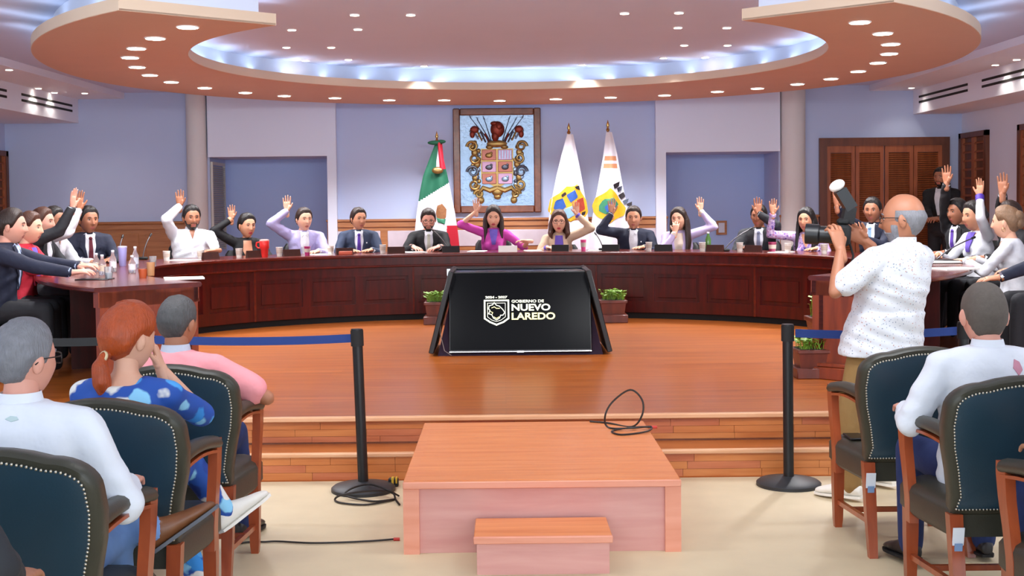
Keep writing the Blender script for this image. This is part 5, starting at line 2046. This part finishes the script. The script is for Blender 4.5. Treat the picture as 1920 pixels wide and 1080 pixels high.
# right wing, far to near
council(1636, 395, 'man in navy suit with sky blue tie behind the photographer, one hand raised', 'man with sky blue tie', jk(NAVY, LIGHTSH, TIEL), dict(k='short', c='black'), face=heading(-.9, -1), Y=arc_y(1636), skin='c', hs=1.08, look=12,
        arms={'R': up_hand(1570, 372, 13.2, pn=(-.4, -1, 0)), 'L': dict(w=at(1618, 448, 13.1), fd=(-.35, 0, 1), pn=(.3, .9, 0), curl=.2)})
council(1795, 398, 'man in black suit with purple tie raising his hand, behind the white-bloused woman', 'man with purple tie on right wing', jk(BLK, WHT, TIEP), dict(k='short', c='black'), face=heading(-1, -.45), Y=12.7, skin='c', hs=1.06,
        arms={'R': up_hand(1775, 328, 12.5, pn=(-.7, -.8, 0), pole=(.8, .2, -.6))})
council(1826, 406, 'dark-haired woman in white blouse with purple scarf, hand raised', 'woman in white blouse with purple scarf', dict(k='blouse', m=WHT, sleeve='long', vd=.1, scarf=PURS), dict(k='bun', c='black'), face=heading(-1, -.3), Y=12.0, skin='b', sex='f', hs=1.1,
        arms={'L': up_hand(1838, 350, 11.75, .05, (-.9, -.5, 0), bracelet=PURB, pole=(-.4, .2, -1))})
council(1893, 404, 'man in black suit with raised hand, hidden behind the blond woman', 'hidden man on right wing', jk(BLK, WHT, None), dict(k='short', c='dark'), face=heading(-1, -.1), Y=11.5, skin='c', hs=1.02,
        arms={'R': up_hand(1880, 347, 11.5, pn=(-.8, -.6, 0), pole=(.3, -.2, -1), hk=1.15)})
council(1886, 418, 'ash-blond woman in white blouse seen from behind, gold earrings', 'ash-blond woman in white', dict(k='blouse', m=WHT, sleeve='long', vd=.08), dict(k='updo', c='blond'), face=heading(-1, .75), Y=10.85, skin='a', sex='f', hs=1.1, g=1.12, earring=True)
council(1978, 404, 'person in dark suit at the right edge, only the sleeve and watch in frame', 'person at the right edge', jk(NAVY, WHT, None), dict(k='short', c='dark'), face=heading(-1, .05), Y=9.62, skin='b', hs=1.06, g=1.08,
        arms={'L': dict(w=at(1874, 520, 9.35), bracelet=M_CHROME, fd=(-1, .1, -.1), pn=(0, .1, -1), curl=.3), 'R': dict(w=at(1905, 505, 9.8), fd=(-1, .1, -.1), pn=(0, .1, -1), curl=.3)})
w_ = at(1876, 516, 9.55)
# standing man by the doors
person('bearded man in black suit standing by the louvred doors', at(1764, 333, 16.2), heading(-.8, -1), jk(BLK, WHT, None), dict(k='short', c='black'), skin='c', s=1.0, hs=1.0, lean=.02, standing=True, beard='black', look=-5, shoes=dict(m=DARKSH), who='x',
       arms={'R': dict(w=at(1745, 410, 15.95), fd=(.6, -.5, .1), pn=(0, .3, -1), curl=.5), 'L': dict(w=at(1757, 412, 15.95), fd=(-.6, -.5, .1), pn=(0, .3, -1), curl=.5)})

# ------------------------------------------------------------------ audience
# grey-haired man, boot resting on his knee
H1 = at(46, 676, 3.90)
person('grey-haired man with glasses in embroidered white shirt, seen from behind', H1, -4, dict(k='shirt', m=GUAY, fat=1.10, vneck=False, emb=[(-.06, .475, .03, .02, GOLDT, True), (-.10, .40, .025, .03, ROSE, True), (.20, .30, .012, .03, ROSE, True), (.02, .485, .02, .008, mat('teal_thread', '#b9cccc', .7), True)]), dict(k='short', c='grey'), skin='d', g=1.12, hs=.98, lean=.02, floor_z=0, glasses=1, look=-28, vox=.012, who='x', trousers=JEANL,
       legs={'R': [V((.12, .42, .52)), V((.13, .46, .09))], 'L': [V((-.20, .46, .62)), V((.25, .44, .54))]},
       shoes=dict(m=BOOT, sole=mat('grey_sole', '#5c5f66', .7), L=dict(d=(.72, .42, .50), up=(-.55, -.05, .8), boot=True), R=dict(boot=True)),
       arms={'R': dict(lw=(.24, .26, .74), lfd=(-.3, 1, 0), lpn=(0, 0, -1), curl=.3, pole=(.6, -.5, -.8)), 'L': dict(lw=(-.30, .22, .74), lfd=(.1, 1, 0), lpn=(0, 0, -1), curl=.3)})
# red-haired woman
H2 = at(242, 637, 4.86)
person('red-haired woman in blue floral dress resting her cheek on one hand', H2, -8, dict(k='dress', m=FLORB, sleeve='elbow', fat=1.08, vd=.02), dict(k='pony', c='red', th=.022), skin='a', sex='f', g=1.12, hs=1.03, lean=.06, floor_z=0, look=-26, nod=4, vox=.011, who='x', trousers=FLORB, earring=False,
       legs={'R': [V((.06, .46, .60)), V((.20, .52, .36))], 'L': [V((-.06, .44, .52)), V((.12, .42, .10))]},
       shoes=dict(m=WHITESH, sole=WHITESH, R=dict(d=(.42, .75, .35), up=(-.4, .0, 1))),
       arms={'R': dict(w=at(302, 690, 4.98), fd=(-.25, -.05, 1), pn=(-.9, -.2, .2), curl=.35, pole=(.7, .3, -1)), 'L': dict(lw=(-.1, .34, .62), lfd=(.8, .5, 0), lpn=(0, 0, -1), curl=.3)})
# man in pink polo
H3 = at(334, 606, 5.80)
person('man with thinning grey hair in salmon pink polo shirt', H3, -6, dict(k='polo', m=PINKS, sleeve='short', fat=1.06, collar_m=cloth('grey_collar', '#b7bccb'), vneck=False), dict(k='thin', c='salt', th=.010), skin='c', g=1.06, hs=.98, lean=.04, floor_z=0, look=-14, vox=.012, who='x', trousers=JEAN, shoes=dict(m=DARKSH),
       legs={'R': [V((.14, .42, .54)), V((.16, .46, .09))], 'L': [V((-.14, .42, .54)), V((-.16, .46, .09))]},
       arms={'R': dict(lw=(.27, .24, .76), lfd=(-.1, 1, 0), lpn=(0, 0, -1), curl=.3, pole=(1, -.5, -.3)), 'L': dict(lw=(-.27, .24, .76), lfd=(.1, 1, 0), lpn=(0, 0, -1), curl=.3)})
# crew-cut man on the right
H4 = at(1845, 592, 5.24)
person('crew-cut man in white shirt with rose embroidery on the back', H4, 3, dict(k='shirt', m=GUAY, fat=1.10, vneck=False, emb=[(.075, .445, .022, .032, ROSE, True), (.075, .405, .014, .010, mat('red_thread', '#a8485a', .7), True)]), dict(k='buzz', c='buzz'), skin='d', g=1.14, hs=1.12, lean=.03, floor_z=0, look=-6, vox=.012, who='x', trousers=JEAN, shoes=dict(m=DARKSH),
       legs={'R': [V((.16, .42, .54)), V((.20, .50, .09))], 'L': [V((-.18, .40, .54)), V((-.17, .42, .10))]},
       arms={'R': dict(lw=(.29, .2, .74), lfd=(-.1, 1, 0), lpn=(0, 0, -1), curl=.3), 'L': dict(lw=(-.27, .22, .745), lfd=(.3, 1, 0), lpn=(0, 0, -1), curl=.3, pole=(-.6, -.6, -.7))})
# neighbour at the lower right corner and the one at the lower left corner (mostly out of frame)
person('person in white shirt and jeans at the lower right corner', V((2.14, 4.32, 1.30)), 0, dict(k='shirt', m=WHT, fat=1.06, vneck=False), dict(k='short', c='dark'), skin='b', g=1.15, hs=1.08, lean=.03, floor_z=0, who='x', trousers=JEAN, shoes=dict(m=DARKSH),
       legs={'R': [V((.16, .42, .54)), V((.20, .50, .09))], 'L': [V((-.17, .42, .54)), V((-.20, .48, .09))]},
       arms={'R': dict(lw=(.29, .2, .74), lfd=(-.1, 1, 0), lpn=(0, 0, -1), curl=.3), 'L': dict(lw=(-.22, .18, .75), lfd=(.1, 1, 0), lpn=(0, 0, -1), curl=.3, pole=(-.5, -.6, -.7))})
person('person in dark olive trousers at the lower left corner, knee in view', V((-1.50, 2.86, 1.28)), 0, dict(k='shirt', m=CHAR, fat=1.04, vneck=False), dict(k='short', c='dark'), skin='c', g=1.1, hs=1.06, lean=.02, floor_z=0, who='x', trousers=OLIVET, shoes=dict(m=DARKSH),
       legs={'R': [V((.20, .40, .56)), V((.20, .44, .09))], 'L': [V((-.16, .40, .54)), V((-.16, .44, .09))]},
       arms={'R': dict(lw=(.29, .2, .74), lfd=(-.1, 1, 0), lpn=(0, 0, -1), curl=.3), 'L': dict(lw=(-.29, .2, .74), lfd=(.1, 1, 0), lpn=(0, 0, -1), curl=.3)})

# photographer
PY = 6.88
HP_ = at(1694, 412, PY)
gr = at(1566, 434, PY + .12)
person('bald photographer with glasses and grey beard standing, aiming his camera', HP_, heading(-.62, .80), dict(k='shirt', m=SPECK, sleeve='short', fat=1.06, hem=True, vneck=False), dict(k='bald', c='grey', th=.008), skin='c', g=1.34, hs=1.13, s=1.02, lean=-.27, floor_z=0, standing=True, look=24, glasses=1, beard='grey', vox=.011, who='x', trousers=KHAKI,
       shoes=dict(m=WHITESH, sole=WHITESH), legs={'L': [V((-.11, .0, .92)), V((-.24, .03, .50)), V((-.27, .0, .09))], 'R': [V((.09, .0, .90)), V((.12, .06, .50)), V((.13, .06, .09))]},
       arms={'L': dict(w=at(1576, 468, PY - .02), fd=(-.15, .25, 1), pn=(-.35, .9, .1), curl=.55, spread=.1, pole=(-.4, -.3, -1)), 'R': dict(w=at(1622, 452, PY + .32), fd=(-.7, -.1, .5), pn=(-.3, -.9, .1), curl=.6, pole=(.6, .2, -1))})
# his camera with tilted flash and diffuser
cc = at(1580, 440, PY + .12)
fdir = V((-.93, .30, .06)).normalized()
sdir = V((0, 0, 1)).cross(fdir).normalized()
udir = fdir.cross(sdir)
CM = Matrix((sdir, fdir, udir)).transposed().to_4x4() @ Matrix.Scale(1.22, 4)
t = thing('photo_camera', 'black camera with tilted flash and white diffuser held by the photographer', 'camera', cc)
MB().span(-.07, .07, -.035, .035, -.05, .045, bevel=.012).span(-.028, .028, -.03, .03, .045, .075, bevel=.01).xf(CM).build('camera_body', M_BLKM, t)
MB().span(-.075, -.045, .0, .055, -.05, .04, bevel=.012).xf(CM).build('grip', M_BLACK, t)
lm = MB().lathe([(.038, .0), (.040, .02), (.040, .07), (.047, .078), (.047, .135), (.043, .137), (.040, .13), (.02, .11)], 24)
lm.xf(CM @ Matrix.Translation((0, .03, -.005)) @ Matrix.Rotation(-PI / 2, 4, 'X')).build('lens', M_BLACK, t)
f0, f1, f2 = at(1588, 418, PY + .12) - cc, at(1594, 388, PY + .12) - cc, at(1568, 346, PY + .12) - cc
MB().tube([f0, f1], [.046, .044], 4).build('flash_body', M_BLKM, t, 30)
MB().tube([f1 + V((.006, 0, -.01)), f1.lerp(f2, .75)], [.046, .046], 4).build('flash_head', M_BLACK, t, 30)
MB().tube([at(x_, y_, PY + d_) - cc for x_, y_, d_ in ((1592, 452, .10), (1600, 480, .06), (1590, 520, .0), (1580, 556, -.04), (1572, 545, -.02), (1580, 500, .06), (1572, 455, .12))], .007, 6).build('strap', M_BLKM, t, 60)
MB().ball(f1.lerp(f2, .95), (.046, .046, .030), (f2 - f1).to_track_quat('Z', 'Y').to_matrix(), 16, 10).build('diffuser_dome', mat('white_diffuser', '#f0efe9', .5), t, 60)

# ------------------------------------------------------------------ things on the desk
_sg = [(-5.6 + 11.2 * i / 900) for i in range(901)]


def on_desk(px, o):
    best = min(_sg, key=lambda s: abs(at_inv(dpt(s, o, DZ))[0] - px))
    return dpt(best, o, DZ), best


M_CUP = mat('paper_cup', '#d9d3cb', .7, var=.15, vs=60)
M_NPL = wood('nameplate_wood', '#2c120c', '#3d1a10', (6, 6, 6), .35)
WHO = [(359, 'the man in white shirt'), (463, 'the woman in black blazer'), (570, 'the man in lilac blazer'), (672, 'the man in slate blue suit'), (803, 'the bespectacled man in black'), (925, 'the woman in magenta'), (1048, 'the woman in beige blazer'), (1188, 'the man in navy jacket'), (1273, 'the woman in lilac blazer'), (1423, 'the man in charcoal suit'), (1512, 'the woman in purple floral dress')]


def who_at(px):
    return min(WHO, key=lambda q: abs(q[0] - px))[1]


def cup(px, o, h=.10, r=.038, m=M_CUP, label=None, name='paper_cup', cat='cup'):
    p, s = on_desk(px, o)
    lb = label
    t = thing(name, lb, cat, p, 0, 'cups on the desk' if name == 'paper_cup' else None)
    MB().lathe([(r * .72, 0), (r * .74, .004), (r, h - .004), (r * 1.07, h), (r * .98, h + .001), (r * .94, h - .012), (r * .70, .012)], 18).build('cup_body', m, t, 50)
    MB().lathe([(r * .88, h * .35), (r * 0.965, h * .75)], 18).xf(Matrix.Scale(1.012, 4, (1, 0, 0)) @ Matrix.Scale(1.012, 4, (0, 1, 0))).build('sleeve', mat('cup_print', '#b9a99c', .7), t, 50)
    return t


for ci, (px, o) in enumerate(((313, .45), (376, .30), (449, .32), (523, .30), (619, .30), (718, .30), (1217, .30), (1316, .30), (1388, .30), (1477, .30), (1546, .32))):
    cup(px, o, label='white paper cup on the desk, %s of the white cups from the left' % ORD[ci])
cup(577, .28, .10, .036, mat('magenta_cup', '#a82a6a', .4), 'magenta plastic cup beside the man in lilac blazer', 'plastic_cup')
cup(1449, .30, .11, .044, mat('berry_cup', '#8a1f4c', .4), 'berry red tumbler near the man in charcoal suit', 'tumbler')
cup(1094, .32, .13, .034, mat('hot_pink_cup', '#d8488a', .4), 'hot pink cup right of the woman in beige blazer', 'plastic_cup')
# red tumbler with handle
p, s = on_desk(497, .22)
t = thing('travel_mug', 'tall bright red travel mug with handle near the woman in black blazer', 'mug', p)
M_RMUG = mat('red_mug', '#d92b26', .35)
MB().lathe([(.036, 0), (.038, .005), (.043, .09), (.052, .10), (.053, .175), (.05, .178)], 24).build('mug_body', M_RMUG, t, 50)
MB().lathe([(.052, .178), (.052, .19), (.03, .196)], 24).build('lid', mat('clear_lid', '#e8b0a8', .3), t, 50)
MB().tube([(-.05, 0, .165), (-.085, 0, .16), (-.092, 0, .125), (-.075, 0, .10), (-.045, 0, .10)], .009, 8).build('handle', M_RMUG, t, 60)
# lilac tumbler on left wing and the glass things around it
M_LTUM = mat('lilac_tumbler', '#a7a6e0', .3, .1)


def wing(px, py):
    return onz(px, py, DZ)


t = thing('lilac_tumbler', 'tall lilac steel tumbler among bottles on the left desk wing', 'tumbler', wing(230, 499))
MB().lathe([(.030, 0), (.033, .004), (.043, .17), (.043, .18)], 24).build('tumbler_body', M_LTUM, t, 50)
MB().lathe([(.0445, .178), (.0445, .19), (.02, .194)], 24).build('lid', mat('clear_lid2', '#c8c8e2', .2), t, 50)
M_GLASS = glassmat('clear_glass', '#eef2f4')


def bottle(px, py, k, label, hgt=.19, r=.031):
    t = thing('glass_bottle', label, 'bottle', wing(px, py))
    MB().lathe([(r * .9, 0), (r, .006), (r, hgt * .58), (r * .45, hgt * .78), (r * .4, hgt * .93)], 18).build('bottle_body', M_GLASS, t, 50)
    MB().lathe([(r * .46, hgt * .92), (r * .46, hgt), (r * .3, hgt + .002)], 14).build('cap', mat('bottle_cap', '#d8dce2', .3), t, 50)
    MB().lathe([(r * 1.02, hgt * .2), (r * 1.02, hgt * .48)], 18).build('band', mat('bottle_band_%d' % (k % 3), ('#d8d4da', '#c9b7a2', '#b9c3d2')[k % 3], .5), t, 50)
    return t


def glass(px, py, label, m=None, h=.10, r=.034):
    t = thing('drinking_glass', label, 'glass', wing(px, py))
    MB().lathe([(r * .82, 0), (r * .84, .003), (r, h), (r * .92, h), (r * .78, .008)], 18).build('glass_body', m or M_GLASS, t, 50)
    MB().lathe([(r * .74, .009), (r * .82, h * .55)], 18).build('drink', mat('water_grey', '#c8ccd2', .2), t, 50)
    return t


bottle(212, 510, 0, 'clear glass bottle left of the lilac tumbler')
bottle(192, 516, 1, 'clear glass bottle nearest the man in navy suit at left end', .17)
bottle(254, 503, 2, 'clear glass bottle right of the lilac tumbler', .20)
bottle(248, 512, 0, 'clear glass bottle in front of the lilac tumbler', .15)
bottle(181, 509, 1, 'clear glass bottle by the folded hands on the left wing', .16)
glass(283, 517, 'glass with tan drink at the inner edge of the left wing', mat('tan_glass', '#b98a60', .3), .11)
glass(268, 521, 'short glass with orange drink at the inner edge of the left wing', mat('orange_glass', '#b5532c', .3), .07)
glass(204, 524, 'empty glass standing nearest the corner of the left wing')
glass(287, 500, 'plain glass on the far part of the left wing')


def nameplate(px, o, m, wd=.20, h=.075, label=None):
    p, s = on_desk(px, o)
    n = dnorm(s)
    t = thing('nameplate', label or 'dark wooden nameplate in front of %s' % who_at(px), 'nameplate', p, math.atan2(n.y, n.x) - PI / 2, 'nameplates on the desk')
    MB().loft([[V((-wd / 2, -.03, 0)), V((-wd / 2, .03, 0)), V((-wd / 2, .012, h)), V((-wd / 2, -.004, h))], [V((wd / 2, -.03, 0)), V((wd / 2, .03, 0)), V((wd / 2, .012, h)), V((wd / 2, -.004, h))]]).build('block', m, t, None)
    MB().span(-wd / 2 + .012, wd / 2 - .012, -.002, .002, .012, h - .012).xf(Matrix.Translation((0, -.0185, 0)) @ Matrix.Rotation(R(-19), 4, 'X')).build('face_plate', mat('plate_face_' + m.name, '#3a1a14' if m is M_NPL else '#1c1c20', .3), t, None)
    return t


for px in (394, 478, 547, 645, 742, 1340, 1412):
    nameplate(px, .24, M_NPL)
for px in (845, 1050, 1145, 1243):
    nameplate(px, .24, M_BLACK, .20, .075, 'black nameplate in front of %s' % who_at(px) if px != 845 else 'black nameplate right of the bespectacled man')
nameplate(953, .22, M_PAPER, .22, .07, 'white nameplate in front of the woman in magenta')


def mic(px, o, tipx, tipy, label, wing_py=None):
    if wing_py:
        p = wing(px, wing_py)
    else:
        p, s = on_desk(px, o)
    t = thing('gooseneck_microphone', label, 'microphone', p, 0, 'gooseneck microphones')
    MB().span(-.05, .05, -.04, .04, 0, .03, bevel=.01).build('base', M_BLKM, t)
    tip = at(tipx, tipy, p.y + .12) - p
    mid = V((tip.x * .35, tip.y * .2, tip.z * .65))
    pts = [V((0, 0, .03)).lerp(mid, k / 5).lerp(mid.lerp(tip, k / 5), k / 5) for k in range(6)]
    MB().tube(pts, .006, 6).build('gooseneck', mat('grey_gooseneck', '#4a474a', .4, .5), t, 60)
    MB().tube([tip, tip + (tip - mid).normalized() * .04], .011, 8).build('capsule', M_BLACK, t, 60)
    return t


mic(840, .30, 812, 432, 'gooseneck microphone pointing at the bespectacled man in black')
mic(1360, .30, 1405, 430, 'gooseneck microphone left of the man in charcoal suit')
mic(222, .3, 229, 446, 'gooseneck microphone near the man with burgundy tie', 493)
mic(268, .3, 281, 443, 'gooseneck microphone between the left wing and the column', 487)
mic(1757, .3, 1822, 447, 'gooseneck microphone on the right wing before the white-bloused woman', 492)
mic(1130, .34, 1118, 440, 'gooseneck microphone between the beige and navy jackets')

# papers, phones, binder
def papers(px, o, label, w_=.22, d_=.30, rot=.1, th=.006):
    p, s = on_desk(px, o)
    n = dnorm(s)
    t = tag(MB().box((0, 0, th / 2), (w_, d_, th), Matrix.Rotation(math.atan2(n.y, n.x) - PI / 2 + rot, 3, 'Z')).build('paper_sheets', M_PAPER, None, None), label, 'papers')
    t.location = p
    return t


papers(778, .42, 'papers under the hands of the bespectacled man in black')
papers(895, .40, 'white papers left of the centre nameplate', .2, .28, -.2)
papers(1000, .40, 'white papers right of the centre nameplate', .18, .28, .2)
papers(600, .35, 'sheet of paper before the man in lilac blazer', .2, .28)
papers(1120, .38, 'white papers between the beige and navy jackets', .22, .28)
papers(1465, .30, 'white papers before the woman in purple floral dress', .2, .26)
papers(345, .30, 'white papers before the man in white shirt', .22, .28)
for i, (px, py, lb) in enumerate(((1790, 505, 'stack of white papers on the right desk wing'), (345, 523, 'white sheet of paper at the corner of the left wing'))):
    o_ = tag(MB().box((0, 0, .006), (.30, .22, .012), Matrix.Rotation(.3, 3, 'Z')).build('paper_sheets', M_PAPER, None, None), lb, 'papers')
    o_.location = wing(px, py)
t = thing('binder', 'closed black binder on the right desk wing', 'binder', wing(1775, 493))
MB().span(-.17, .17, -.12, .12, 0, .03, bevel=.006).build('cover', M_BLACK, t)
MB().span(-.16, .165, -.125, .118, .006, .024).build('pages', M_PAPER, t, None)
t = thing('tablet', 'black tablet lying flat near the corner of the left wing', 'tablet', wing(178, 524))
MB().span(-.13, .13, -.09, .09, 0, .008, bevel=.003).build('case', M_BLACK, t)
MB().span(-.12, .12, -.08, .08, .008, .0086).build('screen', M_SCR, t, None)
t = thing('soda_bottle', 'green bottle right of the woman in lilac blazer', 'bottle', on_desk(1327, .42)[0])
MB().lathe([(.03, 0), (.032, .01), (.032, .13), (.014, .18), (.013, .2)], 18).build('bottle_body', mat('green_bottle', '#4f7a3c', .15), t, 50)
MB().lathe([(.015, .198), (.015, .215), (.008, .216)], 12).build('cap', M_WHITE, t, 50)
t = thing('phone', 'orange cased phone before the man in slate blue suit', 'phone', on_desk(648, .14)[0])
MB().span(-.075, .075, -.035, .035, 0, .04, bevel=.006).build('case', mat('orange_case', '#b5482a', .5), t)
# phone left on the empty armchair and on the grey-haired man's chair arm
t = thing('phone', 'black phone lying on the empty armchair seat', 'phone', (1.72, 6.15, .478))
MB().span(-.04, .04, -.075, .075, 0, .01, bevel=.003).build('case', M_BLACK, t)
MB().span(-.036, .036, -.07, .07, .01, .0105).build('screen', M_SCR, t, None)
